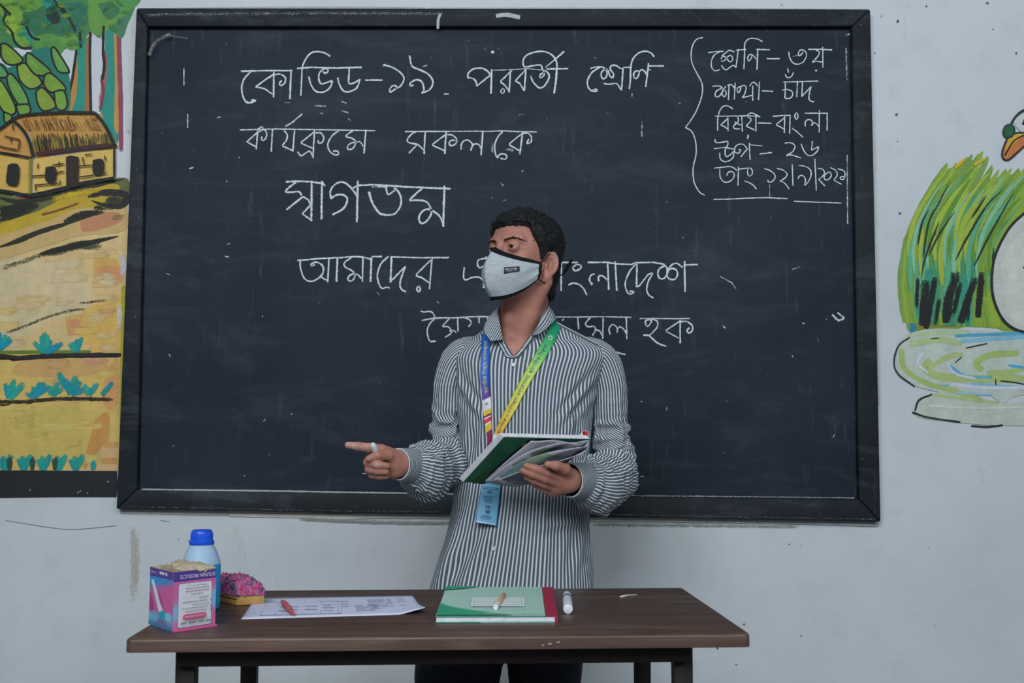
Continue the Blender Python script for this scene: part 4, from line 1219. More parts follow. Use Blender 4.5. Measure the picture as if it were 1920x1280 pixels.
# ---------------------------------------------------------------- notebook
n0, n1, n2, n3 = at_z(816, 1168, TZ), at_z(1046, 1167, TZ), at_z(1036, 1111, TZ), at_z(836, 1111, TZ)
nt = .0125
nc = (n0 + n1 + n2 + n3) / 4
nbk = empty('notebook', (nc[0], nc[1], TZ), 'green exercise book with a red spine and white name label on the desk', 'notebook')
def nb_pt(u, v, z): return (1 - v) * ((1 - u) * n0 + u * n1) + v * ((1 - u) * n3 + u * n2) + np.array([0, 0, z])
def slab(name, u0, u1, v0, v1, z0, z1, mat, bev=.0004):
    b = bmesh.new(); vs = [b.verts.new(nb_pt(u, v, z)) for z in (z0, z1) for u, v in ((u0, v0), (u1, v0), (u1, v1), (u0, v1))]
    for f in ([0, 3, 2, 1], [4, 5, 6, 7], [0, 1, 5, 4], [1, 2, 6, 5], [2, 3, 7, 6], [3, 0, 4, 7]): b.faces.new([vs[i] for i in f])
    bmesh.ops.bevel(b, geom=b.edges[:], offset=bev, segments=1, affect='EDGES')
    m = MB(); m.bm(b); return m.build(name, mat, nbk, smooth=False)
M_GRN = plain('green_cover', '#3f9e77', .5, .35, .05); M_MAR = plain('red_spine_cloth', '#9a2440', .6, .25, .08, 90)
slab('back_cover', 0, .985, 0, 1, .0004, .0016, M_GRN)
slab('pages', .008, .98, .006, .994, .0018, nt - .0016, plain('page_block', '#cfd2dd', .8, .15, .06, 60))
slab('front_cover', 0, .90, 0, 1, nt - .0014, nt, M_GRN)
slab('spine', .9, 1.0, 0, 1, nt - .0014, nt + .0002, M_MAR); slab('spine', .975, 1.0, 0, 1, .0004, nt - .001, M_MAR)
pr = Print(lambda x, y, l: nb_pt(x / 1000, 1 - y / 1000, nt + l), start=.0002)
pr.rect(4, 4, 896, 996, '#a9d0c3')
for x in range(20, 896, 17): pr.line([(x, 5), (x, 995)], 4.0, '#c3e0d6')
pr.poly('4,660 90,740 200,820 330,890 480,950 560,996 4,996', '#2fa077'); pr.poly('4,4 330,4 230,60 120,110 4,150', '#2fa077'); pr.poly('4,600 70,690 180,780 330,860 500,930 640,996 560,996 480,950 330,890 200,820 90,740 4,660', '#5fb596')
pr.rrect(270, 440, 730, 740, 8, '#dde5e4'); pr.rrect(290, 480, 712, 700, 4, '#9fbdb4'); pr.rrect(297, 492, 705, 688, 4, '#d3e0dc'); pr.line([(310, 590), (690, 590)], 8, '#9fbdb4')
for k_ in range(24):
    x = 400 + k_ * 20; pr.line([(x, 940), (x + 10, 985), (x + 20, 940)], 5, '#c9dcd6')
pr.build('cover_print', M_INK, nbk)
pr = Print(lambda x, y, l: nb_pt(x / 1000, 0, .0004 + (nt - .0004) * (1 - y / 1000)) + np.array([0, -l, 0]), start=.0003)
for k_ in range(36): x = 370 + k_ * 17; pr.poly([(x, 1000), (x + 5, 880), (x + 11, 880), (x + 8, 1000)], '#c9dcd6')
pr.build('edge_print', M_INK, nbk)

# pale chalk with white tip on the notebook
def stick(name, label, a, b_, r0, mats, zb, rings):
    A_, B_ = at_z(*a, zb), at_z(*b_, zb); A_[2] = B_[2] = zb + r0
    root = empty(name, tuple((A_ + B_) / 2 - np.array([0, 0, r0])), label, 'chalk')
    for nm, t0, t1, rr, mt in rings:
        m = MB(); d = B_ - A_; e = .0012
        L = np.linalg.norm(d) * (t1 - t0); ax = d / np.linalg.norm(d)
        m.lathe([(rr * .8, 0), (rr, e), (rr, L - e), (rr * .8, L)], A_ + d * t0, tuple(ax), 24); m.build(nm, mt, root)
    return root
M_PCH = plain('peach_chalk', '#c99a80', .85, .1, .08, 120); M_WCH = plain('white_chalk', '#d3d6d6', .85, .1, .05, 120)
stick('chalk_stick', 'peach chalk stick with white end lying on the green notebook', (945, 1119), (929, 1143), .0048, None, TZ + nt + .0006, [('stick', 0, .8, .0046, M_PCH), ('white_end', .76, 1.0, .0053, M_WCH)])
# marker lying end-on
M_WPL = plain('white_plastic', '#d2d6da', .4, .4, .03); M_BPL = plain('blue_plastic', '#30508f', .4, .4, .05)
A_, B_ = at_z(1065, 1151, TZ), at_z(1063, 1122, TZ); A_[2] = B_[2] = TZ + .0095
root = empty('marker_pen', tuple((A_ + B_) / 2 - np.array([0, 0, .0095])), 'short white marker with a blue band lying right of the notebook', 'marker')
ax = unit(B_ - A_); L = np.linalg.norm(B_ - A_)
m = MB(); m.lathe([(.0074, 0), (.0092, .0012), (.0097, .004), (.0097, L * .62), (.0085, L * .66)], A_, tuple(ax), 32); m.build('barrel', M_WPL, root)
m = MB(); m.lathe([(.0086, L * .62), (.0088, L * .64), (.0088, L * .74), (.0086, L * .76)], A_, tuple(ax), 32); m.build('blue_band', M_BPL, root)['label'] = 'blue band'
m = MB(); m.lathe([(.0083, L * .74), (.0083, L * .95), (.007, L)], A_, tuple(ax), 32); m.build('end_cap', M_WPL, root)
m = MB(); m.box(A_ + (B_ - A_) * .4 + np.array([.0045, 0, .0079]), (.004, .03, .0006), .0001, 1); m.build('printed_strip', plain('grey_print', '#9aa0aa'), root)
# chalk crumb
q = at_z(1172, 1117, TZ); m = MB(); r_ = np.random.default_rng(3)
prev = None
for x, y, s_ in [(1165, 1118, .0035), (1170, 1117, .003), (1176, 1115.5, .0022), (1184, 1114.5, .0016), (1192, 1114, .001)]:
    pass
cr_ = [at_z(x, y, TZ + .0016) for x, y in ((1163, 1118.5), (1168, 1117.5), (1174, 1116), (1182, 1115), (1194, 1114.3))]
m.tube(cr_, [.0018, .0036, .0024, .0013, .0007], 8, flat=.7); o = m.build('chalk_crumb', M_WCH)
tag(o, 'small broken white chalk crumb on the right half of the desk', 'chalk')
# ---------------------------------------------------------------- smooth solid modelling (distance fields -> one continuous mesh)
def smin(a, b, k):
    h = np.clip(0.5 + 0.5 * (b - a) / k, 0, 1); return b + (a - b) * h - k * h * (1 - h)
def smax(a, b, k): return -smin(-a, -b, k)
def d_cone(P, a, b, ra, rb):
    a = np.asarray(a, np.float32); b = np.asarray(b, np.float32); ab = b - a
    t = np.clip(((P - a) @ ab) / float(ab @ ab), 0, 1)
    return np.linalg.norm(P - a - t[..., None] * ab, axis=-1) - (ra + (rb - ra) * t)
def d_ell(P, c, r, R=None):
    q = P - np.asarray(c, np.float32)
    if R is not None: q = q @ np.asarray(R, np.float32)
    r = np.asarray(r, np.float32); k0 = np.linalg.norm(q / r, axis=-1); k1 = np.linalg.norm(q / (r * r), axis=-1) + 1e-9
    return k0 * (k0 - 1) / k1
class Field:
    def __init__(s, lo, hi, h):
        s.lo = np.asarray(lo, float); s.h = h; s.n = np.ceil((np.asarray(hi) - s.lo) / h).astype(int) + 1
        s.v = np.full(s.n, 0.2, np.float32)
    def block(s, lo, hi):
        i0 = np.clip(((np.asarray(lo) - s.lo) / s.h).astype(int) - 1, 0, s.n); i1 = np.clip(((np.asarray(hi) - s.lo) / s.h).astype(int) + 2, 0, s.n)
        ax = [(s.lo[k] + s.h * np.arange(i0[k], i1[k])).astype(np.float32) for k in range(3)]
        P = np.stack(np.meshgrid(*ax, indexing='ij'), -1)
        return tuple(slice(i0[k], i1[k]) for k in range(3)), P
    def add(s, f, lo, hi, k=.01, sub=False):
        sl, P = s.block(np.asarray(lo) - 2 * k - 2 * s.h, np.asarray(hi) + 2 * k + 2 * s.h)
        if P.size == 0: return s
        d = f(P).astype(np.float32)
        s.v[sl] = smax(s.v[sl], -d, k) if sub else smin(s.v[sl], d, k)
        return s
    def cone(s, a, b, ra, rb, k=.01, sub=False):
        a = np.asarray(a, float); b = np.asarray(b, float); r = max(ra, rb)
        return s.add(lambda P: d_cone(P, a, b, ra, rb), np.minimum(a, b) - r, np.maximum(a, b) + r, k, sub)
    def chain(s, P, R, k=.01):
        for i in range(len(P) - 1): s.cone(P[i], P[i + 1], R[i], R[i + 1], k)
        return s
    def ell(s, c, r, k=.01, R=None, sub=False):
        m = max(r); return s.add(lambda P: d_ell(P, c, r, R), np.asarray(c) - m, np.asarray(c) + m, k, sub)
    def mesh(s):
        """surface nets"""
        v = s.v; ins = v < 0
        nx, ny, nz = v.shape
        cnt = np.zeros((nx - 1, ny - 1, nz - 1), np.int8)
        for dx in (0, 1):
            for dy in (0, 1):
                for dz in (0, 1): cnt += ins[dx:nx - 1 + dx, dy:ny - 1 + dy, dz:nz - 1 + dz]
        act = (cnt > 0) & (cnt < 8); del cnt
        I = np.argwhere(act); idx = np.full(act.shape, -1, np.int32); idx[tuple(I.T)] = np.arange(len(I))
        S = np.zeros((len(I), 3)); K = np.zeros(len(I))
        cor = [np.array(c) for c in ((0,0,0),(1,0,0),(0,1,0),(1,1,0),(0,0,1),(1,0,1),(0,1,1),(1,1,1))]
        val = [v[tuple((I + c).T)] for c in cor]
        for a, b in ((0,1),(2,3),(4,5),(6,7),(0,2),(1,3),(4,6),(5,7),(0,4),(1,5),(2,6),(3,7)):
            m = (val[a] < 0) != (val[b] < 0); t = np.where(m, val[a] / (val[a] - val[b] + 1e-12), 0)
            S += m[:, None] * (cor[a] + t[:, None] * (cor[b] - cor[a])); K += m
        V = s.lo + s.h * (I + S / K[:, None])
        F = []
        for ax in range(3):
            o1, o2 = [(1, 2), (2, 0), (0, 1)][ax]
            e = [slice(None)] * 3; e2 = [slice(None)] * 3
            e[ax] = slice(0, -1); e2[ax] = slice(1, None)
            a = ins[tuple(e)]; b = ins[tuple(e2)]
            E = np.argwhere(a != b)
            E = E[(E[:, o1] > 0) & (E[:, o2] > 0) & (E[:, o1] < v.shape[o1] - 1) & (E[:, o2] < v.shape[o2] - 1)]
            fl = a[tuple(E.T)]
            u1 = np.zeros(3, int); u1[o1] = 1; u2 = np.zeros(3, int); u2[o2] = 1
            q = np.stack([idx[tuple((E - u1 - u2).T)], idx[tuple((E - u2).T)], idx[tuple(E.T)], idx[tuple((E - u1).T)]], 1)
            q[~fl] = q[~fl][:, ::-1]; F.append(q)
        F = np.vstack(F)
        return V, F[(F >= 0).all(1)]
def relax(V, F, it=1, lam=.5, keep=None):
    for _ in range(it):
        S = np.zeros_like(V); K = np.zeros(len(V))
        for a in range(F.shape[1]):
            b = (a + 1) % F.shape[1]
            np.add.at(S, F[:, a], V[F[:, b]]); np.add.at(S, F[:, b], V[F[:, a]]); np.add.at(K, F[:, a], 1); np.add.at(K, F[:, b], 1)
        V = V + lam * (S / np.maximum(K, 1)[:, None] - V)
    return V
def hash3(i, j, k, seed):
    n = (i * 374761393 + j * 668265263 + k * 2147483647 + seed * 1274126177) & 0xffffffff
    n = ((n ^ (n >> 13)) * 1274126177) & 0xffffffff
    return ((n ^ (n >> 16)) & 0xffffff) / float(0xffffff)
def vnoise(P, seed=0):
    P = np.asarray(P, float); i = np.floor(P).astype(np.int64); f = P - i; f = f * f * f * (f * (f * 6 - 15) + 10); r = 0
    for dx in (0, 1):
        for dy in (0, 1):
            for dz in (0, 1):
                w_ = (f[..., 0] if dx else 1 - f[..., 0]) * (f[..., 1] if dy else 1 - f[..., 1]) * (f[..., 2] if dz else 1 - f[..., 2])
                r = r + w_ * hash3(i[..., 0] + dx, i[..., 1] + dy, i[..., 2] + dz, seed)
    return r
def fbm(P, oct=3, seed=0):
    r = 0; a = .5; P = np.asarray(P, float)
    for o in range(oct): r = r + a * vnoise(P, seed + o * 17); P = P * 2.03; a *= .5
    return r / (1 - .5 ** oct)
def n2(x, y, seed=0, oct=1): return fbm(np.stack([x, y, np.zeros_like(x) + .37], -1), oct, seed)
def ridge(x, y, seed=0, p=2.0): return (1 - np.abs(2 * n2(x, y, seed) - 1)) ** p
# ---------------------------------------------------------------- the standing person: body
t = NT('skin'); v = t.coord('Object')
c = t.ramp(t.noise(v, 18, 5, .6), [(.3, '#97665a'), (.7, '#b27d6d')])
c = t.mix(t.ramp(t.noise(v, 95, 4, .7), [(.5, 0.0), (.8, .22)]), c, '#7c4a3c')
da = t.n('ShaderNodeAttribute', attribute_name='dust')
c = t.mix(t.math('MULTIPLY', t.math('MULTIPLY', da.outputs['Fac'], t.ramp(t.noise(v, 160, 4, .7), [(.35, 0.1), (.65, 1.0)])), .55), c, '#cbbab6')
t.set(c, .5, .35); t.b.inputs['Subsurface Weight'].default_value = .06; t.b.inputs['Subsurface Radius'].default_value = (1, .35, .2); t.b.inputs['Subsurface Scale'].default_value = .006
t.bump(t.noise(v, 420, 4, .7), .12, .0008)
M_SKIN = t.m
YAW = math.radians(41); HS = 1.05
HO = at(983, 480, 2.80)
HR = np.array([[math.cos(YAW), math.sin(YAW), 0], [-math.sin(YAW), math.cos(YAW), 0], [0, 0, 1]])   # local -> world
TILT = math.radians(-5.0)
HR = HR @ np.array([[1, 0, 0], [0, math.cos(TILT), -math.sin(TILT)], [0, math.sin(TILT), math.cos(TILT)]])
def hw(p): return HO + HS * (HR @ np.asarray(p, float).T).T
def hl(P): return ((P - HO.astype(np.float32)) / HS) @ HR.astype(np.float32)
def rot(ax, deg): return np.array(Matrix.Rotation(math.radians(deg), 3, ax))
EYE = {-1: np.array([-.0315, -.0750, .002]), 1: np.array([.0315, -.0750, .002])}
def skull_sdf(P):
    d = d_ell(P, (0, .014, .040), (.0725, .091, .065))
    d = smin(d, d_ell(P, (0, -.022, .0), (.0635, .066, .085)), .03)
    d = smin(d, d_ell(P, (0, .03, -.02), (.062, .066, .06)), .03)
    d = smin(d, d_ell(P, (0, -.038, -.072), (.047, .046, .044)), .03)
    return d
def head_sdf(P):
    d = skull_sdf(P)
    d = smin(d, d_ell(P, (0, -.078, -.104), (.02, .014, .014)), .02)
    for s in (-1, 1):
        d = smin(d, d_cone(P, (s * .014, -.0835, .0205), (s * .046, -.071, .023), .0085, .007), .016)       # brow ridge
        d = smin(d, d_ell(P, (s * .044, -.0545, -.026), (.015, .011, .012)), .012)                            # cheekbone
        d = smax(d, -d_ell(P, (s * .0315, -.099, .0035), (.0175, .017, .0115)), .012)                        # eye socket
        d = smax(d, -d_ell(P, (s * .014, -.0965, .002), (.006, .012, .012)), .008)
        e = EYE[s]
        ball = np.linalg.norm(P - e.astype(np.float32), axis=-1) - .0148
        q = P - e.astype(np.float32)
        cut_u = q[..., 2] - .0030 + .0030 * (np.abs(q[..., 0] * s + .001) / .0125) ** 2          # upper lid margin (keep above)
        cut_l = -(q[..., 2] + .0044 - .0038 * (np.abs(q[..., 0]) / .0125) ** 2)
        up = np.maximum(ball, -cut_u); lo = np.maximum(ball + .0004, -cut_l)
        lids = np.minimum(up, lo)
        side = np.maximum(ball, .0122 - np.abs(q[..., 0]))
        d = smin(d, np.minimum(lids, side), .0022)
    d = smin(d, d_cone(P, (0, -.086, .012), (0, -.108, -.03), .0075, .0115), .012)                           # nose
    d = smin(d, d_ell(P, (0, -.109, -.036), (.0125, .012, .0105)), .01)
    for s in (-1, 1):
        d = smin(d, d_ell(P, (s * .0125, -.1, -.038), (.0075, .0095, .0075)), .007)
    d = smin(d, d_ell(P, (0, -.089, -.072), (.021, .01, .011)), .01)
    d = smax(d, -d_cone(P, (-.0022, -.096, .026), (-.0024, -.094, .038), .0016, .001), .006)
    return d
def ear_sdf(P, s):
    R = rot('Y', s * -6) @ rot('Z', s * -34) @ rot('X', -12)
    q = (P - np.array([s * .0765, .010, -.031], np.float32)) @ R.astype(np.float32)
    q = q * np.array([s, 1, 1], np.float32)
    z, y, x = q[..., 2], q[..., 1], q[..., 0]
    e = d_ell(q, (0, .002 , .004), (.006, .0175, .028))
    e = smin(e, d_ell(q, (-.001, -.004, -.022), (.005, .0085, .0125)), .008)                                 # lobe
    e = smax(e, -d_ell(q, (.0090, -.0005, .002), (.0105, .0130, .0215)), .0015)                               # hollow
    rim = np.abs(np.sqrt((y / .0165) ** 2 + ((z - .006) / .0265) ** 2) - 1) * .018
    rimd = np.sqrt(rim ** 2 + (x - .0035) ** 2) - .003
    rimd = np.where((y < -.008) & (z < .006), .02, rimd)
    e = smin(e, rimd, .003)
    e = smin(e, d_cone(q, (.003, .0045, -.010), (.003, .0065, .014), .0019, .0016), .002)                    # antihelix
    e = smin(e, d_ell(q, (.0035, -.0105, -.003), (.0032, .004, .006)), .003)                                 # tragus
    return e
bodyF = Field((-.46, 2.42, -.005), (.36, 3.02, 1.70), .0025)
f = bodyF
hl_lo, hl_hi = HO - .17, HO + .17
f.add(lambda P: head_sdf(hl(P)) * HS, hl_lo, hl_hi, .004)
for s in (-1, 1):
    c_ = hw((s * .078, .010, -.031)); f.add(lambda P: ear_sdf(hl(P), s) * HS, c_ - .05, c_ + .05, .006)
NB = at(981, 628, 2.855)
f.cone(hw((0, .022, -.055)), NB, .056, .057, .03)
f.cone(hw((0, .01, -.07)), at(972, 612, 2.83), .044, .04, .03)
f.ell(at(953, 598, 2.795), (.011, .010, .014), .014)                                                          # adam's apple
f.cone(hw((.062, .015, -.07)), at(972, 648, 2.80), .014, .011, .022); f.cone(hw((-.06, .015, -.07)), at(953, 648, 2.80), .014, .011, .022)
SR, SL = at(868, 682, 2.85), at(1124, 682, 2.84)
f.cone(NB + [0, 0, -.02], SR, .05, .030, .03); f.cone(NB + [0, 0, -.02], SL, .05, .030, .03)
f.ell(at(985, 735, 2.85), (.135, .080, .13), .05); f.ell(at(983, 850, 2.85), (.135, .085, .17), .05)
f.ell(at(978, 960, 2.85), (.14, .085, .16), .05); f.ell(at(968, 1110, 2.86), (.155, .09, .13), .05)
f.cone(at(910, 660, 2.835), at(958, 654, 2.80), .011, .010, .03); f.cone(at(1060, 660, 2.835), at(972, 654, 2.80), .011, .010, .03)   # clavicles
f.ell(at(966, 690, 2.815), (.08, .042, .06), .03)
# legs and feet
for hx, kx, fx in ((905, 868, 850), (1025, 1030, 1035)):
    h_ = at(hx, 1140, 2.86); k_ = np.array([at(kx, 1270, 2.85)[0], 2.84, .47]); a_ = np.array([at(fx, 1270, 2.87)[0], 2.88, .09])
    f.cone(h_, k_, .078, .052, .05); f.cone(k_, a_, .05, .034, .03); f.cone(a_, a_ + [-.015, -.15, -.06], .036, .026, .03); f.cone(a_ + [0, .03, -.055], a_ + [-.018, -.17, -.065], .03, .022, .02)
# arms
ER, WR = at(846, 852, 2.86), at(756, 869, 2.615)
EL, WL = at(1152, 872, 2.86), at(1080, 898, 2.625)
f.chain([SR, at(848, 716, 2.858), at(842, 770, 2.864), at(842, 812, 2.868), at(845, 846, 2.864), at(828, 868, 2.80), at(800, 873, 2.71), WR], [.033, .029, .028, .027, .029, .031, .028, .024], .015)
f.chain([SL, at(1139, 718, 2.856), at(1143, 770, 2.862), at(1147, 818, 2.868), at(1151, 858, 2.864), at(1144, 890, 2.81), at(1118, 902, 2.71), WL], [.033, .029, .029, .028, .030, .032, .029, .025], .015)
def fchain(P, R, k=.0045): f.chain([at(*q) for q in P], R, k)
# his right hand: pointing, thumb over the curled fingers (palm towards us)
PR0 = at(748, 869, 2.595)
f.cone(WR, PR0, .0255, .027, .02)
for q, r_ in (((716, 846, 2.572), .0165), ((714, 858, 2.578), .017), ((713, 870, 2.58), .0165), ((716, 882, 2.582), .0155)):
    f.cone(PR0 + [0, 0, (869 - q[1]) * .00035], at(*q), .022, r_, .012)
fchain([(714, 843, 2.566), (694, 839.5, 2.552), (672, 836.5, 2.545), (652.5, 834, 2.542)], [.0135, .0112, .0100, .0080], .004)                   # index
fchain([(707, 857, 2.572), (690, 866, 2.548), (707, 871.5, 2.534), (726, 873, 2.540)], [.0125, .0112, .0098, .0080], .0025)                    # middle
fchain([(708, 869, 2.575), (692, 879, 2.552), (708, 883, 2.540), (724, 884.5, 2.545)], [.012, .0106, .0094, .0078], .0025)                      # ring
fchain([(712, 880, 2.58), (698, 889.5, 2.562), (711, 892.5, 2.552), (724, 893, 2.556)], [.0112, .0096, .0084, .007], .0025)                     # little
fchain([(746, 862, 2.585), (729, 853, 2.556), (708, 853.5, 2.535), (691, 860, 2.530)], [.019, .0145, .0112, .0084], .0045)                     # thumb
f.ell(at(738, 866, 2.572), (.019, .015, .02), .012)                                                                                           # ball of the thumb
f.ell(at(735, 886, 2.585), (.021, .016, .013), .012)                                                                                          # heel of the hand
# his left hand: carries the book from below, thumb over the pages
PL0 = at(1066, 899, 2.59)
f.cone(WL, PL0, .0255, .026, .02)
for q, r_ in (((1047, 895, 2.565), .0155), ((1044, 905, 2.57), .016), ((1040, 914, 2.578), .0155), ((1037, 921, 2.588), .0145)):
    f.cone(PL0 + [0, 0, (903 - q[1]) * .0003], at(*q), .022, r_, .012)
fchain([(1047, 894, 2.56), (1026, 886, 2.538), (1004, 878.5, 2.532), (987, 873, 2.535)], [.0135, .0112, .0098, .008], .003)
fchain([(1044, 905, 2.565), (1022, 897, 2.543), (999, 889, 2.536), (980, 882, 2.54)], [.013, .0112, .0098, .008], .003)
fchain([(1040, 914, 2.574), (1020, 907, 2.556), (1002, 900, 2.55), (987, 893.5, 2.556)], [.0125, .0105, .0092, .0076], .003)
fchain([(1036, 921, 2.585), (1021, 917, 2.575), (1009, 911, 2.572), (998, 905, 2.576)], [.0115, .0095, .0082, .007], .003)
fchain([(1064, 890, 2.575), (1058, 879, 2.545), (1042, 873, 2.522), (1027, 870.5, 2.514)], [.018, .0145, .0112, .0086], .005)
f.ell(at(1054, 893, 2.57), (.018, .014, .018), .012)
V, F = f.mesh()
V = relax(V, F, 1, .35)
pc = at(975, 1110, 2.85)
dust = np.zeros(len(V))
for q, r_ in ((at(652, 834, 2.54), .014), (at(664, 836, 2.542), .012), (at(685, 839, 2.548), .016), (at(708, 871, 2.53), .010)): dust = np.maximum(dust, np.clip(1.3 - np.linalg.norm(V - q, axis=1) / r_, 0, 1))
person = mesh('person', V, F, M_SKIN, attrs={'dust': dust})
tag(person, 'standing person in striped shirt and grey face mask, pointing and holding an open book', 'person')
del bodyF, f
print('BODY', len(V))
def proj_head(p, lift=0.0, axis=(0, -1, 0)):
    """push a head-local point along -axis from outside until it meets the skin"""
    p = np.array(p, float); a = np.array(axis, float)
    q = p + a * .06
    for _ in range(60):
        d = float(head_sdf(q.astype(np.float32)[None])[0])
        if d < .0002: break
        q = q - a * d * .8
    return q + a * lift
# ---- eyes
def ball_mat(name, c, rough): return plain(name, c, rough, .5, .04, 300)
M_EYEW = ball_mat('eye_white', '#c9bdb6', .25); M_IRIS = ball_mat('iris_brown', '#2e1912', .15); M_PUP = ball_mat('pupil', '#050505', .1)
for s in (-1, 1):
    R_ = .0133 * HS; n = 32; V = []; F = []; mi = []
    gz = HR @ unit(np.array([.16, -1, .02])); q = Vector((0, 0, 1)).rotation_difference(Vector(gz))
    rows = [0, 8, 16, 24, 27, 35, 50, 70, 90, 110, 130, 150, 170, 180]
    for a in rows:
        for k_ in range(n):
            b_ = 2 * math.pi * k_ / n; rr = R_ * (1.02 if a < 27 else 1)
            V.append(hw(EYE[s]) + np.array(q @ Vector((rr * math.sin(math.radians(a)) * math.cos(b_), rr * math.sin(math.radians(a)) * math.sin(b_), rr * math.cos(math.radians(a))))))
    for i in range(len(rows) - 1):
        for k_ in range(n):
            F.append([i * n + k_, (i + 1) * n + k_, (i + 1) * n + (k_ + 1) % n, i * n + (k_ + 1) % n]); mi.append(2 if rows[i] < 8 else 1 if rows[i] < 27 else 0)
    mesh('eye', V, F, [M_EYEW, M_IRIS, M_PUP], person, midx=mi)
# ---- hair
t = NT('black_hair'); v = t.coord('Object')
t.set(t.ramp(t.noise(t.coord('Object', (1, 1, .5)), 120, 4, .7), [(.35, '#08090b'), (.7, '#1a1b1e')]), .5, .35)
t.bump(t.noise(t.coord('Object', (1, 1, .4)), 260, 4, .7), .6, .003)
M_HAIR = t.m
def hairline(psi):
    return np.interp(psi, [0, 18, 34, 44, 50, 55, 60, 66, 71, 75, 82, 96, 106, 116, 128, 140, 180], [.052, .053, .054, .050, .036, .024, .016, .004, -.012, -.024, -.020, .006, .002, -.065, -.092, -.098, -.1])
def hair_sdf(P):
    psi = np.degrees(np.arctan2(np.abs(P[..., 0]), -(P[..., 1] - .004)))
    nz = fbm(P * 45, 3, 5)
    strand = fbm(np.stack([P[..., 0] * 150, P[..., 1] * 70, P[..., 2] * 90], -1), 2, 9)
    th_ = np.interp(P[..., 2], [-.1, -.03, .03, .07, .11], [.003, .005, .008, .010, .010]) + np.where(psi < 55, .004, 0) * np.clip((P[..., 2] - .05) / .02, 0, 1)
    th_ = th_ + (nz - .5) * .008 + (strand - .5) * .004
    base = smin(skull_sdf(P), d_cone(P, (0, .03, -.05), (0, .05, -.12), .054, .05), .03)
    hlz0 = hairline(psi); th_ = th_ * np.clip((P[..., 2] - hlz0) / .016, .12, 1)
    hlz = hlz0 + (vnoise(np.stack([P[..., 0] * 220, P[..., 1] * 220, P[..., 2] * 20], -1), 3) - .5) * .008
    return smax(base - th_, hlz - P[..., 2], .006)
hf = Field((-.1, -.115, -.12), (.1, .135, .15), .0018)
hf.add(hair_sdf, (-.1, -.115, -.12), (.1, .135, .15), .0001)
HV, HF = hf.mesh()
nrm = np.zeros_like(HV); fn = np.cross(HV[HF[:, 1]] - HV[HF[:, 0]], HV[HF[:, 2]] - HV[HF[:, 0]])
for a in range(4): np.add.at(nrm, HF[:, a], fn)
nrm /= np.linalg.norm(nrm, axis=1)[:, None] + 1e-12
outw = np.einsum('ij,ij->i', nrm, HV - [0, .01, .0])
if np.mean(outw) < 0: nrm = -nrm; outw = -outw
mb = MB(); mb.add(hw(HV), HF)
r_ = np.random.default_rng(11)
hps = np.degrees(np.arctan2(np.abs(HV[:, 0]), -(HV[:, 1] - .004))); cand = np.where((outw > .02) & (HV[:, 2] > hairline(hps) + .010))[0]
sv = [[], []]; TV = []; TF = []; nn = 0
crown = np.array([.01, .06, .105])
for i in r_.choice(cand, 2400):
    p_, n_ = HV[i], nrm[i]
    fl = p_ - crown; 
    if p_[2] > .055: fl = fl + np.array([.02, -.05, 0])
    fl = fl - n_ * fl.dot(n_); fl /= np.linalg.norm(fl) + 1e-9; fl = fl + r_.normal(0, .2, 3)
    L_ = r_.uniform(.006, .015); wdt = np.cross(fl, n_); wdt = wdt / (np.linalg.norm(wdt) + 1e-9) * r_.uniform(.0004, .0009)
    a_ = p_ - n_ * .0012; b_ = p_ + fl * L_ * .55 + n_ * r_.uniform(.0000, .0008); c_ = p_ + fl * L_ + n_ * r_.uniform(-.006, -.0012)
    TV += [a_ - wdt, a_ + wdt, b_ + wdt * .8, b_ - wdt * .8, c_, a_ + n_ * .0008, b_ + n_ * .0008]
    TF += [[nn, nn + 5, nn + 6, nn + 3], [nn + 5, nn + 1, nn + 2, nn + 6], [nn + 3, nn + 6, nn + 4], [nn + 6, nn + 2, nn + 4], [nn, nn + 3, nn + 2, nn + 1], [nn + 3, nn + 4, nn + 2]]; nn += 7
mb.add(hw(np.array(TV)), TF)
mb.build('hair', M_HAIR, person)
M_BROW = plain('brow_hair', '#33211a', .7, .15, .2, 300)
# ---- eyebrows
for s in (-1, 1):
    m = MB()
    for k_ in range(170):
        a = r_.random(); x = s * np.interp(a, [0, .4, 1], [.0125, .031, .0525]); z = np.interp(a, [0, .4, .75, 1], [.0165, .0215, .0225, .0175]) + r_.normal(0, .0013) * (1.25 - .6 * a)
        p0 = proj_head((x, -.07, z), .0003); p1 = proj_head((x + s * .0045, -.07, z + (.0022 if a < .5 else -.0008)), .0006)
        m.tube([hw(p0), hw((p0 + p1) / 2) + (HR @ np.array([0, -.0004, 0])), hw(p1)], [.00042, .0004, .00015], 4)
    m.build('eyebrow', M_BROW, person)
# ---- lashes: dark upper lid line
for s in (-1, 1):
    m = MB(); P_ = []
    for x in np.linspace(-.0118, .0118, 15):
        z = .0030 - .0030 * (abs(x * s + .001) / .0125) ** 2 - .0004; y = -math.sqrt(.0151 ** 2 - x * x - z * z); P_.append(hw(EYE[s] + np.array([x, y, z])))
    m.tube(P_, np.interp(np.linspace(0, 1, 15), [0, .3, .7, 1], [.0003, .0007, .0008, .0004]), 6); m.build('eyelash_line', M_BROW, person)
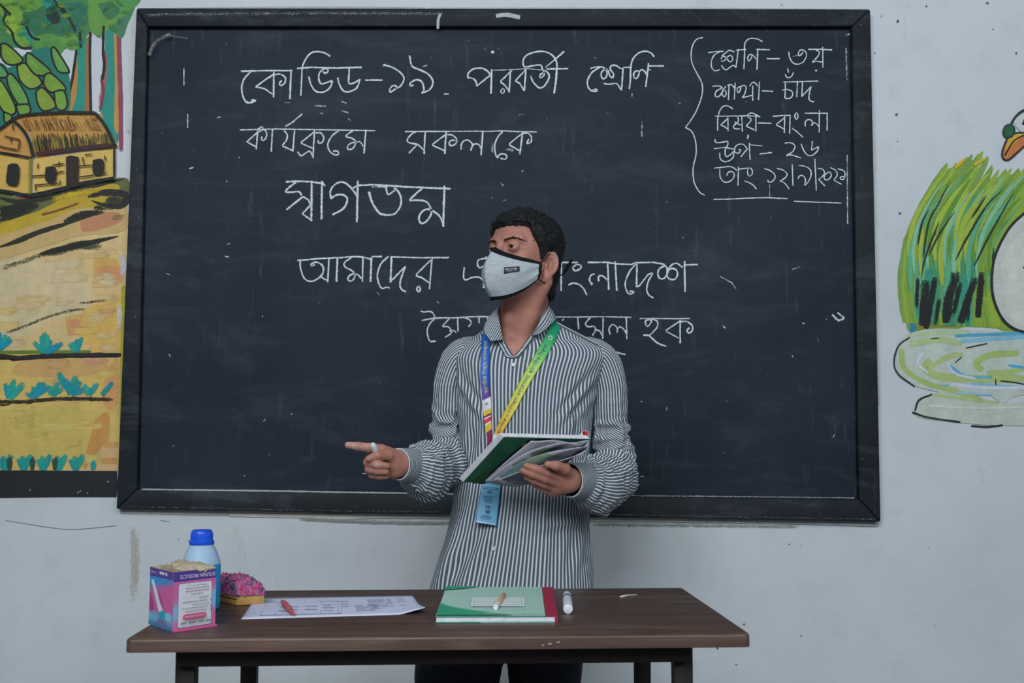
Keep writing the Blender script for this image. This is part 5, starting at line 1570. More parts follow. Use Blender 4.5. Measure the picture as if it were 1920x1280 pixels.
# ---- face mask
t = NT('mask_cloth'); v = t.coord('Object')
c = t.ramp(t.noise(t.coord('Object', (1, 1, 3)), 55, 5, .75), [(.3, '#97a1a8'), (.7, '#b4bdc3')])
t.set(c, .9, .1); t.bump(t.noise(v, 380, 3, .7), .25, .001)
M_MASK = t.m; M_BLK = plain('black_elastic', '#0d0f13', .7, .2, .15, 200)
CU = [0, .25, .5, .75, 1.0]; CV = [0, .22, .5, .8, 1.0]
CTRL = np.array([  # [u][v] -> head-local point on his left side; mirrored for the right
    [(0, -.1085, -.004), (0, -.127, -.029), (0, -.136, -.062), (0, -.123, -.103), (0, -.098, -.1255)],
    [(.022, -.0985, -.016), (.0235, -.113, -.036), (.0255, -.1195, -.064), (.022, -.106, -.101), (.02, -.088, -.1225)],
    [(.043, -.079, -.0235), (.0455, -.090, -.042), (.0475, -.0915, -.065), (.043, -.081, -.094), (.038, -.0685, -.1115)],
    [(.0605, -.050, -.028), (.0635, -.0565, -.043), (.0645, -.056, -.061), (.0605, -.051, -.08), (.0545, -.044, -.092)],
    [(.0715, -.022, -.030), (.0725, -.0225, -.039), (.0725, -.0235, -.049), (.0715, -.0245, -.060), (.0695, -.0255, -.069)]])
def spl(xs, Y, q):
    """smooth interpolation through rows of Y (Catmull, finite differences)"""
    xs = np.asarray(xs); Y = np.asarray(Y, float); m_ = np.gradient(Y, xs, axis=0)
    i = int(np.clip(np.searchsorted(xs, q) - 1, 0, len(xs) - 2)); h_ = xs[i + 1] - xs[i]; t_ = (q - xs[i]) / h_
    return (2*t_**3 - 3*t_**2 + 1) * Y[i] + (t_**3 - 2*t_**2 + t_) * h_ * m_[i] + (-2*t_**3 + 3*t_**2) * Y[i+1] + (t_**3 - t_**2) * h_ * m_[i+1]
def mask_pt(u, v, lift=0.0):
    a = abs(u); col_ = np.array([spl(CV, CTRL[k_], v) for k_ in range(5)]); p_ = spl(CU, col_, a)
    cn = np.array([0, .0, -.06]); n_ = unit(p_ - cn)
    wr = .0022 * math.sin(a * 9 + v * 7) * (1 - abs(2 * v - 1)) * a + .0022 * max(0, math.sin((v - .25 + a * .5) * 16)) * max(0, a - .55) * 1.5
    p_ = p_ + n_ * (lift + wr); p_[0] *= (1 if u >= 0 else -1)
    return p_
def mask_grid(u0, u1, v0, v1, nu, nv, lift, thick=.0012):
    V = []; 
    for L_ in (lift, lift - thick):
        for j in range(nv + 1):
            for i in range(nu + 1): V.append(hw(mask_pt(u0 + (u1 - u0) * i / nu, v0 + (v1 - v0) * j / nv, L_)))
    N_ = (nu + 1) * (nv + 1)
    F = [[j * (nu + 1) + i, j * (nu + 1) + i + 1, (j + 1) * (nu + 1) + i + 1, (j + 1) * (nu + 1) + i] for j in range(nv) for i in range(nu)]
    F += [[N_ + q for q in f_[::-1]] for f_ in F]
    bd = [i for i in range(nu + 1)] + [j * (nu + 1) + nu for j in range(1, nv + 1)] + [nv * (nu + 1) + i for i in range(nu - 1, -1, -1)] + [j * (nu + 1) for j in range(nv - 1, 0, -1)]
    F += [[bd[i], N_ + bd[i], N_ + bd[(i + 1) % len(bd)], bd[(i + 1) % len(bd)]] for i in range(len(bd))]
    return V, F
maskr = mesh('face_mask', *mask_grid(-1, 1, 0, 1, 80, 40, .002), M_MASK, person); maskr['label'] = 'grey cloth face mask with black edges'
m = MB(); m.add(*mask_grid(-1, 1, -.02, .10, 80, 4, .0034, .002)); m.add(*mask_grid(-1, 1, .955, 1.015, 80, 3, .0034, .002))
m.add(*mask_grid(.965, 1.02, 0, 1, 3, 30, .0034, .002)); m.add(*mask_grid(-1.02, -.965, 0, 1, 3, 30, .0034, .002)); m.build('mask_edging', M_BLK, maskr)
m = MB(); L_ = np.linspace(.1, .955, 30); m.tube([hw(mask_pt(0, q, .0022)) for q in L_], .0007, 6); m.build('mask_seam', M_MASK, maskr)
def tagp(x, y, l):   # x 0..1 along tag, y 0..1 down
    u = .36 + .25 * x; v = .40 - .10 * x + .155 * y; return hw(mask_pt(u, v, .0036 + l))
pr = Print(tagp)
pr.grid((0, 0), (1, 0), (1, 1), (0, 1), 10, 6, lambda i, j: '#11161c')
pr.build('mask_tag', M_INK, maskr)['label'] = 'small black sewn tag'
pr = Print(tagp, start=.0006); pr.squiggle(.12, .9, .4, .2, '#c9d0d4', .07); pr.squiggle(.2, .85, .72, .13, '#9aa2a8', .05); pr.build('mask_tag_print', M_INK, maskr)
for s in (1, -1):
    cpt = [hw((s * .0715, -.022, -.03)), hw((s * .0752, -.010, -.018)), hw((s * .0765, .004, -.002)), hw((s * .079, .020, .002)), hw((s * .079, .030, -.012)), hw((s * .074, .030, -.04)), hw((s * .071, .014, -.066)), hw((s * .0715, -.006, -.074)), hw((s * .0695, -.0255, -.069))]
    m = MB(); m.tube(catmull(cpt, .003), .0016, 8); m.build('ear_loop', M_BLK, maskr)
tail = [at(1040, 515, 2.84), at(1050, 516, 2.83), at(1058, 512, 2.82), at(1063, 502, 2.815), at(1069, 492, 2.81), at(1071, 486, 2.81)]
m = MB(); m.tube(catmull(tail, .003), np.interp(np.linspace(0, 1, len(catmull(tail, .003))), [0, .4, .6, 1], [.0016, .0018, .0042, .0040]), 10); m.build('loop_end', M_BLK, maskr)
# ---------------------------------------------------------------- clothes
t = NT('striped_cotton')
at_ = t.n('ShaderNodeAttribute', attribute_name='stripe'); ob = t.coord('Object')
fr = t.math('FRACT', at_.outputs['Fac'])
tri = t.math('ABSOLUTE', t.math('SUBTRACT', fr, 0.5))
ed = t.math('MULTIPLY', t.noise(ob, 500, 2), 0.03)
w_ = t.math('MULTIPLY', t.math('SUBTRACT', t.math('ADD', tri, ed), 0.292), 20.0, clamp=True)
c = t.mix(w_, '#515a66', '#c0c8cd')
c = t.mix(t.ramp(t.noise(ob, 30, 4), [(.5, 0.0), (.8, .12)]), c, '#4b535e')
t.set(c, .85, .15); t.bump(t.noise(ob, 700, 2), .1, .0005)
M_SHIRT = t.m
RG = np.array([  # pixel row, left, right, axis distance, half depth
    (1190, 795, 1112, 2.855, .134), (1100, 808, 1108, 2.855, .132), (1060, 820, 1106, 2.855, .128), (1000, 838, 1103, 2.855, .124), (940, 852, 1101, 2.855, .120),
    (880, 860, 1103, 2.855, .117), (820, 862, 1106, 2.855, .117), (760, 858, 1112, 2.855, .117), (720, 853, 1121, 2.855, .116), (690, 848, 1133, 2.855, .112),
    (672, 847, 1143, 2.857, .106), (658, 852, 1143, 2.86, .098), (645, 866, 1126, 2.863, .090), (630, 890, 1094, 2.866, .082), (616, 911, 1063, 2.87, .074), (603, 928, 1043, 2.874, .067), (594, 934, 1036, 2.876, .063)], float)
zc = []; cx = []; aa = []
for r in RG:
    A, B = at(r[1], r[0], r[3]), at(r[2], r[0], r[3]); zc.append((A[2] + B[2]) / 2); cx.append((A[0] + B[0]) / 2); aa.append((B[0] - A[0]) / 2)
zc = np.array(zc); NZ, NTH = 430, 420
zq = np.linspace(zc[0], zc[-1], NZ)
def gs(y, s):
    k = np.exp(-.5 * (np.arange(-4 * s, 4 * s + 1) / s) ** 2); k /= k.sum(); return np.convolve(np.pad(y, 4 * s, mode='reflect', reflect_type='odd'), k, 'valid')
CXq = gs(np.interp(zq, zc, cx), 8); Aq = gs(np.interp(zq, zc, aa), 6); Bq = gs(np.interp(zq, zc, RG[:, 4]), 8); Yq = gs(np.interp(zq, zc, RG[:, 3]), 8)
thq = np.linspace(-1.5 * math.pi, .5 * math.pi, NTH + 1)     # seam at the back, front at -pi/2
def sup(t_, n=2.35):
    return np.sign(np.cos(t_)) * np.abs(np.cos(t_)) ** (2 / n), np.sign(np.sin(t_)) * np.abs(np.sin(t_)) ** (2 / n)
ctq, stq = sup(thq)
iref = int(np.argmin(np.abs(zq - zc[6])))
sref = np.concatenate([[0], np.cumsum(np.hypot(np.diff(Aq[iref] * ctq), np.diff(Bq[iref] * stq)))]); sref -= sref[NTH // 2]
PITCH_S = .0086
TH, ZZ = np.meshgrid(thq, zq); CT, ST = np.meshgrid(ctq, zq)[0], np.meshgrid(stq, zq)[0]
X = CXq[:, None] + Aq[:, None] * CT; Y = Yq[:, None] + Bq[:, None] * ST
S1 = np.tile(sref, (NZ, 1))
xr = np.clip((X - CXq[:, None]) / np.maximum(Aq[iref], Aq[:, None] * 1.0), -1, 1)
order = NTH // 4, NTH // 2 + NTH // 4
sx = np.interp(xr, ctq[order[0]:order[1] + 1], sref[order[0]:order[1] + 1])     # front half, by breadth
S2 = np.where(ST <= 0, sx, S1)
z_arm, z_sh = zc[7], zc[9]
wb = np.clip((ZZ - z_arm) / (z_sh - z_arm), 0, 1); wb = wb * wb * (3 - 2 * wb)
front = np.clip(-ST * 3, 0, 1)
STR = S1 + (S2 - S1) * wb * front
# folds
sz_ = STR
D = .0075 * (ridge(sz_ / .075 + ZZ * .8, ZZ / .28, 1, 2.0) - .4) * np.clip((zc[5] - ZZ) / .1 + .4, .25, 1)
D += .0048 * (ridge(sz_ / .045 + ZZ * 3.5, ZZ / .12 + sz_ * 2, 2, 2.5) - .3) * np.clip((np.abs(CT) - .45) * 2.5, 0, 1)
def dent(px_, py_, rx, rz, amp, ang, freq):
    p_ = at(px_, py_, 2.76); dx = (X - p_[0]); dz = (ZZ - p_[2]); c_, s_ = math.cos(ang), math.sin(ang)
    u_ = dx * c_ + dz * s_; v_ = -dx * s_ + dz * c_
    return amp * np.exp(-(u_ / rx) ** 2 - (v_ / rz) ** 2) * np.cos(v_ * freq) * front
D += dent(1085, 745, .07, .035, .006, math.radians(50), 190) + dent(880, 745, .06, .03, .005, math.radians(-58), 200)
D += dent(845, 1045, .10, .06, .012, math.radians(66), 105) + dent(1085, 1040, .05, .06, .004, math.radians(80), 150) + dent(880, 1010, .06, .07, .005, math.radians(62), 150)
D += dent(1060, 980, .12, .03, .003, math.radians(10), 120) + dent(900, 830, .05, .08, .004, math.radians(75), 160)
pk = at(962, 670, 2.745)
# placket: a doubled band down the front
s_pl = float(np.interp(at(962, 672, 2.75)[0], X[int(np.argmin(np.abs(zq - pk[2])))][order[0]:order[1]], STR[int(np.argmin(np.abs(zq - pk[2])))][order[0]:order[1]]))
band = np.clip((.0165 - np.abs(STR - s_pl)) / .0012, 0, 1)
D += .0016 * band * front
D *= np.clip((zc[-1] - ZZ) / .05, 0, 1)
NX, NY = CT / Aq[:, None], ST / Bq[:, None]; NL = np.hypot(NX, NY); NX /= NL; NY /= NL
X2 = X + D * NX; Y2 = Y + D * NY
stripe = STR / PITCH_S + .16 * (n2(ZZ / .06, STR / .08, 4) - .5) * np.clip((np.abs(CT) - .3) * 2, 0, 1) + 2000.5
TV = np.stack([X2, Y2, ZZ], -1)
# yoke over the shoulders: cloth turned so its stripes follow the shoulder line
# neck opening: V cut out of the front
def proj_px(P):
    q = P - np.array([0, 0, CAM_H]); yc = q[..., 1] * CP + q[..., 2] * SP; zz = -q[..., 1] * SP + q[..., 2] * CP
    return 960 + FPX * q[..., 0] / yc, 640 - FPX * zz / yc
VX, VY = proj_px(TV)
vl = np.interp(VY, [570, 582, 630, 673], [927, 931, 936.5, 960]); vr = np.interp(VY, [570, 581, 626, 673], [1026, 1024, 1003, 964])
ys_ = np.interp(VX, [835, 850, 890, 940, 1040, 1050, 1100, 1150, 1165], [652, 640, 620, 601, 602, 607, 634, 661, 668]) + 5
sl_ = np.where(VX < 985, -.42, .52)
yk = (VY < ys_) & (ST < .35)
stripe = np.where(yk, (VY - sl_ * (VX - 985)) * .92 / 5.8, stripe)
keep = ~((VX > vl) & (VX < vr) & (VY < 673) & (ST < .1))
W = NTH + 1
F = []
kq = keep
for j in range(NZ - 1):
    ok = kq[j, :-1] | kq[j, 1:] | kq[j + 1, :-1] | kq[j + 1, 1:]
    i = np.where(ok)[0]
    F.append(np.stack([j * W + i, j * W + i + 1, (j + 1) * W + i + 1, (j + 1) * W + i], 1))
F = np.vstack(F)
shirt = mesh('shirt', TV.reshape(-1, 3), F, M_SHIRT, person, attrs={'stripe': stripe.ravel()}); shirt['label'] = 'grey and white striped long-sleeved shirt'
from mathutils.bvhtree import BVHTree
BV = BVHTree.FromPolygons([Vector(q) for q in TV.reshape(-1, 3)], [[j * W + i, j * W + i + 1, (j + 1) * W + i + 1, (j + 1) * W + i] for j in range(NZ - 1) for i in range(NTH)])
CAM = Vector((0, 0, CAM_H))
def drape(x, y, lift=.003):
    d = at(x, y, 1.0) - np.array([0, 0, CAM_H]); d = Vector(d).normalized()
    h_ = BV.ray_cast(CAM, d)
    if h_[0] is None:
        h_ = BV.find_nearest(Vector(at(x, y, 2.78))); q = np.array(h_[0]); n_ = np.array(h_[1])
    else: q = np.array(h_[0]); n_ = np.array(h_[1])
    if np.dot(n_, np.array(d)) > 0: n_ = -n_
    return q + n_ * lift - np.array(d) * lift * .3
# ---- sleeves
import re
def loft_path(Pp, R, step=.0035):
    Pp = np.array(Pp); Rr = np.array(R, float)[:, None]
    Q = catmull(np.hstack([Pp, Rr]), step); return Q[:, :3], Q[:, 3]
def frames(P):
    T = np.gradient(P, axis=0); T /= np.linalg.norm(T, axis=1)[:, None]
    u = np.array([0, -1.0, 0]); U = []; Vv = []
    for i in range(len(P)):
        u = u - T[i] * (u @ T[i]); u /= np.linalg.norm(u); U.append(u.copy()); Vv.append(np.cross(T[i], u))
    return T, np.array(U), np.array(Vv)
PITCH_SL = .0074
def sleeve(name, path, R, seed, NS, wr_lo, wr_hi, sag, cuff_len=.042, n=132):
    P, rr = loft_path(path, R); T, U, Vv = frames(P); L = len(P)
    s_ = np.concatenate([[0], np.cumsum(np.linalg.norm(np.diff(P, axis=0), axis=1))]); st = s_[-1]
    a = np.linspace(0, 2 * math.pi, n + 1); AA, SS = np.meshgrid(a, s_); 
    cs, sn = np.cos(AA), np.sin(AA)
    per = np.stack([cs, sn], -1)
    def rn(fa, fs, sd, p=2.0): return (1 - np.abs(2 * fbm(np.stack([cs * fa, sn * fa, SS / fs], -1), 1, sd) - 1)) ** p
    k_el = np.interp(SS, [0, wr_lo - .06, wr_lo, wr_hi, st], [.1, .16, 1, 1, .8])
    D = .0105 * (rn(1.0, .030, seed, 2.6) - .32) * k_el + .006 * (rn(1.7, .017, seed + 3, 2.2) - .35) * k_el + .0045 * (rn(1.9, .11, seed + 5) - .4)
    D *= np.clip(SS / .03, 0, 1)
    zdir = np.array([0, 0, -1.0]); dn = (U @ zdir)[:, None] * cs + (Vv @ zdir)[:, None] * sn
    D += sag(SS / st) * np.clip(dn, 0, 1) ** 1.5
    end = np.clip((st - SS) / .012, 0, 1); D = D * end
    V = P[:, None, :] + (rr[:, None] + D)[..., None] * (U[:, None, :] * cs[..., None] + Vv[:, None, :] * sn[..., None])
    tw_ = np.clip((SS - wr_lo + .04) / .09, 0, 1); th0 = -.5 * math.pi * tw_ * tw_ * (3 - 2 * tw_)
    rel = (AA - th0 + math.pi) % (2 * math.pi) - math.pi
    stripe = rel * gs(rr, 6)[:, None] / PITCH_SL + k_el * (.9 * (fbm(np.stack([cs * 1.6, sn * 1.6, SS / .022], -1), 2, seed + 8) - .5)) + 100.0
    W = n + 1
    F = [[j * W + i, (j + 1) * W + i, (j + 1) * W + i + 1, j * W + i + 1] for j in range(L - 1) for i in range(n)]
    o = mesh(name, V.reshape(-1, 3), F, M_SHIRT, shirt, attrs={'stripe': stripe.ravel()})
    return P, rr, U, Vv, T
def cuff(P0_, P1_, r0, r1, tilt_up, name='cuff'):
    ax = unit(P1_ - P0_); u = np.array([0, 0, 1.0]); u = unit(u - ax * (u @ ax)); v_ = np.cross(ax, u)
    n = 96; rows = [(-.004, -.0028), (0, .0006), (.12, .0012), (.5, .0012), (.9, .0012), (1.0, .0004), (1.0, -.002), (.9, -.003), (.3, -.003)]
    V = []; st = []; L_ = np.linalg.norm(P1_ - P0_)
    for tt, dr in rows:
        for k_ in range(n + 1):
            a = 2 * math.pi * k_ / n; r_ = r0 + (r1 - r0) * tt + dr
            V.append(P0_ + ax * L_ * tt + r_ * (math.cos(a) * u * 1.06 + math.sin(a) * v_ * .92) + ax * .005 * math.cos(a) * tilt_up); st.append(tt * L_ / .0056 + 20.3)
    F = [[j * (n + 1) + i, j * (n + 1) + i + 1, (j + 1) * (n + 1) + i + 1, (j + 1) * (n + 1) + i] for j in range(len(rows) - 1) for i in range(n)]
    return mesh(name, V, F, M_SHIRT, shirt, attrs={'stripe': st})
pathR = [at(905, 668, 2.86), at(866, 676, 2.858), at(846, 712, 2.858), at(841, 760, 2.862), at(841, 806, 2.868), at(845, 843, 2.866), at(836, 866, 2.815), at(812, 872, 2.745), at(792, 877, 2.69), at(778, 875, 2.662), at(769, 872, 2.645)]
sleeve('sleeve', pathR, [.056, .052, .045, .041, .041, .048, .056, .059, .056, .047, .036], 21, 38, .235, .42, lambda q: .026 * np.exp(-((q - .87) / .07) ** 2) + .006 * np.exp(-((q - .6) / .1) ** 2))
cuff(at(774, 873, 2.656), at(746, 870, 2.592), .0385, .0350, .6)
pathL = [at(1085, 668, 2.86), at(1124, 678, 2.856), at(1141, 716, 2.856), at(1144, 764, 2.86), at(1146, 812, 2.866), at(1152, 856, 2.868), at(1148, 888, 2.825), at(1132, 900, 2.76), at(1116, 906, 2.70), at(1102, 906, 2.672), at(1093, 903, 2.655)]
sleeve('sleeve', pathL, [.056, .052, .046, .044, .045, .051, .060, .064, .061, .051, .039], 45, 40, .245, .44, lambda q: .014 * np.exp(-((q - .88) / .07) ** 2) + .012 * np.exp(-((q - .62) / .1) ** 2))
cuff(at(1097, 902, 2.665), at(1068, 900, 2.60), .0415, .0380, .6)
# ---- collar
CF = np.array([at(943, 637, 2.762), at(937, 606, 2.775), at(933, 583, 2.81), at(946, 571, 2.875), at(980, 567, 2.915), at(1010, 567, 2.885), at(1023, 572, 2.835), at(1012, 602, 2.785), at(998, 629, 2.764)])
CE = np.array([at(922, 640, 2.748), at(909, 619, 2.762), at(916, 600, 2.805), at(930, 597, 2.89), at(980, 596, 2.945), at(1034, 596, 2.90), at(1039, 600, 2.815), at(1028, 611, 2.775), at(1011, 626, 2.748)])
CI = CF + (np.array([at(981, 600, 2.85)]) - CF) * np.array([[.10, .10, 0]]) + np.array([0, 0, -.04])
F1, E1, I1 = catmull(CF, .002), None, None
nS = 150; tt = np.linspace(0, 1, nS)
def rs(P):
    Q = catmull(P, .001); d = np.linspace(0, 1, len(Q)); 
    return np.stack([np.interp(tt, d, Q[:, k_]) for k_ in range(3)], 1)
# sample every curve by the same control parameter
def rs(P):
    out = []; n_ = len(P) - 1
    for q in tt:
        out.append(spl(np.linspace(0, 1, n_ + 1), P, q))
    return np.array(out)
Fc, Ec, Ic = rs(CF), rs(CE), rs(CI)
outn = Fc - np.array([at(981, 600, 2.855)]); outn[:, 2] = 0; outn /= np.linalg.norm(outn, axis=1)[:, None]
rows = []
for q in np.linspace(0, 1, 6): rows.append(Ic + (Fc - Ic) * q)
rows.append(Fc + outn * .0016 + [0, 0, .0010])
for q in np.linspace(.08, 1, 9): rows.append(Fc + (Ec - Fc) * q + outn * (.0035 + .004 * math.sin(q * math.pi)))
rows = np.array(rows); nr = len(rows)
sarc = np.concatenate([[0], np.cumsum(np.linalg.norm(np.diff(Ec, axis=0), axis=1))])
Fq = [[j * nS + i, j * nS + i + 1, (j + 1) * nS + i + 1, (j + 1) * nS + i] for j in range(nr - 1) for i in range(nS - 1)]
qv = np.concatenate([np.zeros(7), np.linspace(.08, 1, 9)])[:, None]; wr_ = np.linalg.norm(Ec - Fc, axis=1)[None, :]
rgt = np.clip((tt - .42) / .16, 0, 1)[None, :]
cst = ((1 - rgt) * (sarc[None, :] + 1.0 * qv * wr_) + rgt * (.12 * sarc[None, :] + qv * wr_)) / .0072 + .2
cst[:7] = sarc[None, :] / .0072
o = mesh('collar', rows.reshape(-1, 3), Fq, M_SHIRT, shirt, attrs={'stripe': cst.ravel()})
md = o.modifiers.new('cloth_thickness', 'SOLIDIFY'); md.thickness = .0016; md.offset = 0
# ---- turned front edges of the neck opening
def strip(name, P, wpx, side, st0):
    P = catmull(np.array(P, float), 2.0); V = []; st = []
    T = np.gradient(P, axis=0); T /= np.linalg.norm(T, axis=1)[:, None]; N_ = np.column_stack([-T[:, 1], T[:, 0]]) * side
    k5 = np.linspace(0, 1, 6)
    for i, q in enumerate(P):
        for e in k5:
            xy = q + N_[i] * wpx * e * min(1, (len(P) - 1 - i) / 5 + .15); p_ = drape(*xy, .0022 + .0015 * math.sin(e * math.pi)); V.append(p_); st.append(st0 + e * wpx / 5.6)
    F = [[i * 6 + e, i * 6 + e + 1, (i + 1) * 6 + e + 1, (i + 1) * 6 + e] for i in range(len(P) - 1) for e in range(5)]
    o = mesh(name, V, F, M_SHIRT, shirt, attrs={'stripe': st}); md = o.modifiers.new('cloth_thickness', 'SOLIDIFY'); md.thickness = .0012; md.offset = 0
strip('neck_facing', [(941.5, 632), (951.5, 649), (964, 671)], 13, 1, 3.2)
strip('neck_facing', [(997, 626), (982, 647), (963, 671)], 8, -1, 7.4)
# ---- pocket and buttons
def surf(zv, s_):
    j = int(np.clip(np.searchsorted(zq, zv), 0, NZ - 1)); i = int(np.clip(np.searchsorted(STR[j, order[0]:order[1]], s_) + order[0], 1, NTH)); return TV[j, i], stripe[j, i], np.array([NX[j, i], NY[j, i], 0])
V = []; st = []; nu, nv = 40, 46
pz0, pz1 = at(1030, 872, 2.75)[2], at(1030, 778, 2.75)[2]; ps0 = float(np.interp(at(988, 800, 2.75)[0], X[iref][order[0]:order[1]], STR[iref][order[0]:order[1]])); ps1 = ps0 + .118
for j in range(nv + 1):
    for i in range(nu + 1):
        a = i / nu; zz = pz0 + (pz1 - pz0) * j / nv - (.012 * (1 - abs(2 * a - 1)) if j == 0 else 0)
        q, s_, n_ = surf(zz, ps0 + (ps1 - ps0) * a); V.append(q + n_ * (.0022 + (.001 if j == nv else 0))); st.append(s_)
F = [[j * (nu + 1) + i, j * (nu + 1) + i + 1, (j + 1) * (nu + 1) + i + 1, (j + 1) * (nu + 1) + i] for j in range(nv) for i in range(nu)]
o = mesh('pocket', V, F, M_SHIRT, shirt, attrs={'stripe': st}); md = o.modifiers.new('cloth_thickness', 'SOLIDIFY'); md.thickness = .001; md.offset = 0
M_BTN = plain('pearl_button', '#b9bcc2', .3, .5, .08, 400)
for x, y in ((963, 684), (958, 762), (946, 850), (934, 940), (926, 1028)):
    q = drape(x, y, .0022); q2 = drape(x + 2, y, .0022); q3 = drape(x, y + 2, .0022); n_ = unit(np.cross(q2 - q, q3 - q)); 
    if n_[1] > 0: n_ = -n_
    m = MB(); m.lathe([(.0045, -.0006), (.0052, .0002), (.0054, .0010), (.0048, .0014), (.0036, .0009), (.0012, .0009)], q, tuple(n_), 20); m.build('button', M_BTN, shirt)
# ---- trousers
t = NT('dark_trousers'); v = t.coord('Object')
c = t.ramp(t.noise(v, 12, 4), [(.3, '#12161d'), (.7, '#1d232b')]); st_ = t.n('ShaderNodeTexWave', wave_type='BANDS', bands_direction='X'); t.l(v, st_.inputs[0]); st_.inputs['Scale'].default_value = 38
c = t.mix(t.math('MULTIPLY', st_.outputs['Fac'], .15), c, '#353c46'); t.set(c, .8, .2); M_TRO = t.m
tf = Field((-.36, 2.60, .03), (.26, 3.06, .98), .005)
tf.ell(at(962, 1120, 2.86), (.185, .108, .13), .04)
for xs in (((892, 1140), (864, 1215), (857, 1270)), ((1030, 1140), (1026, 1215), (1022, 1270))):
    p0_, p1_, p2_ = (at(x, y, 2.86) for x, y in xs); p3_ = p2_ + (p2_ - p1_) * .2; p3_[2] = .1
    w0 = .105 if xs[0][0] < 950 else .088
    tf.cone(p0_, p1_, .108, w0, .04); tf.cone(p1_, p2_, w0, w0 - .004, .03); tf.cone(p2_, p3_, w0 - .004, .075, .03)
TVv, TFf = tf.mesh()
fold = (ridge(TVv[:, 0] / .05, TVv[:, 2] / .15, 77) - .4) * .008
TVv = relax(TVv, TFf, 2); TVv[:, 1] -= fold
mesh('trousers', TVv, TFf, M_TRO, person)['label'] = 'dark loose trousers'
# ---------------------------------------------------------------- lanyard and card
lan = empty('lanyard', tuple(drape(940, 760, 0)), 'rainbow lanyard with printed straps hanging round the neck of the person', 'lanyard')
def strap(name, ctrl, cols, texts, extra=None, lift=.0035):
    """ctrl: (x, y, width px); cols: list of (t, colour) steps; texts drawn along it"""
    Q = catmull(np.array(ctrl, float), 3.0); xy = Q[:, :2]; wd = Q[:, 2]
    T = np.gradient(xy, axis=0); T /= np.linalg.norm(T, axis=1)[:, None]; N_ = np.column_stack([T[:, 1], -T[:, 0]])
    rail = [np.array([drape(*(xy[i] + N_[i] * wd[i] * e), lift) for i in range(len(xy))]) for e in (-.5, -.25, 0, .25, .5)]
    rail = [np.stack([gs(r[:, k_], 2) for k_ in range(3)], 1) for r in rail]
    rail = np.array(rail); n_ = len(xy)
    def pj(x, y, l):   # x 0..1 along, y -.5...5 across
        fi = np.clip(x, 0, 1) * (n_ - 1); i = int(min(fi, n_ - 2)); q = (1 - (fi - i)) * rail[:, i] + (fi - i) * rail[:, i + 1]
        e = np.clip((y + .5) * 4, 0, 4); k_ = int(min(e, 3)); p_ = q[k_] + (q[k_ + 1] - q[k_]) * (e - k_); d = unit(np.array([0, 0, CAM_H]) - p_); return p_ + d * l
    V = []; 
    for l in (0, -.0012):
        for i in range(n_):
            for k_ in range(5): V.append(pj(i / (n_ - 1), -.5 + k_ / 4, l))
    F = [[i * 5 + k_, i * 5 + k_ + 1, (i + 1) * 5 + k_ + 1, (i + 1) * 5 + k_] for i in range(n_ - 1) for k_ in range(4)]; NN = n_ * 5
    F += [[NN + q for q in f_[::-1]] for f_ in F]
    F += [[i * 5, NN + i * 5, NN + (i + 1) * 5, (i + 1) * 5] for i in range(n_ - 1)] + [[i * 5 + 4, (i + 1) * 5 + 4, NN + (i + 1) * 5 + 4, NN + i * 5 + 4] for i in range(n_ - 1)]
    cv = []
    for l in (0, 1):
        for i in range(n_):
            for k_ in range(5):
                x = i / (n_ - 1); ks = [c_[0] for c_ in cols]; kk = np.clip(np.searchsorted(ks, x, 'right') - 1, 0, len(cols) - 2); f_ = (x - ks[kk]) / max(1e-6, ks[kk + 1] - ks[kk])
                cv.append([*lin(mixc(cols[kk][1], cols[kk + 1][1], f_)), 0])
    o = mesh(name, V, F, M_INK, lan, col=cv)
    if texts or extra:
        pr = Print(pj, start=.0003, lift=.00002)
        if extra: extra(pr)
        asp = wd.mean() / np.linalg.norm(np.diff(xy, axis=0), axis=1).sum()
        for body, x0, x1, col_, sgn in texts:
            Vt, Ft = text_verts(re.sub('(.)\u09bf', '\u09bf\\1', body))
            if len(Vt) == 0: continue
            lo, hi = Vt.min(0), Vt.max(0); q = (Vt - (lo + hi) / 2) / (hi - lo)
            pr.put(np.column_stack([(x0 + x1) / 2 + sgn * q[:, 0] * (x1 - x0), q[:, 1] * .62 * sgn]), Ft, col_)
        pr.build('strap_print', M_INK, o)
    return pj
def diag(pr, x0, x1, col_, sl=.02): pr.grid((x0 - sl, -.5), (x0 + sl, .5), (x1 + sl, .5), (x1 - sl, -.5), 6, max(2, int((x1 - x0) * 80)), lambda i, j: col_)
def deco_l(pr):
    diag(pr, .435, .515, '#d6d6de', -.012)
    a = np.linspace(0, 6.28, 13)[:-1]
    for rr in (.17,): pr.poly(np.column_stack([.473 + rr * .062 * np.cos(a), rr * 1.1 * np.sin(a)]), '#4a4060')
    for x0, x1, c_ in ((.515, .55, '#d9bd3c'), (.55, .565, '#7d2436'), (.565, .575, '#d6d6de'), (.575, .605, '#c92f3f'), (.605, .615, '#d6d6de'), (.615, .665, '#d9b43c'), (.665, .99, '#8c2552')): diag(pr, x0, x1, c_, -.012)
strap('strap', [(912, 628, 15), (911, 650, 16.5), (910, 680, 16.5), (910, 712, 17), (913, 741, 15.5), (914, 768, 14.5), (916, 795, 12), (919, 822, 10), (919, 850, 11), (919, 880, 12), (919, 897, 12)],
      [(0, '#1f5fb8'), (.3, '#1d57bb'), (.38, '#4a3f9a'), (.43, '#553a92'), (.7, '#8c2552'), (1, '#8c2552')], [('প্রাথমিক শিক্ষা অধিদপ্তর', .05, .40, '#c9c06a', -1)], deco_l)
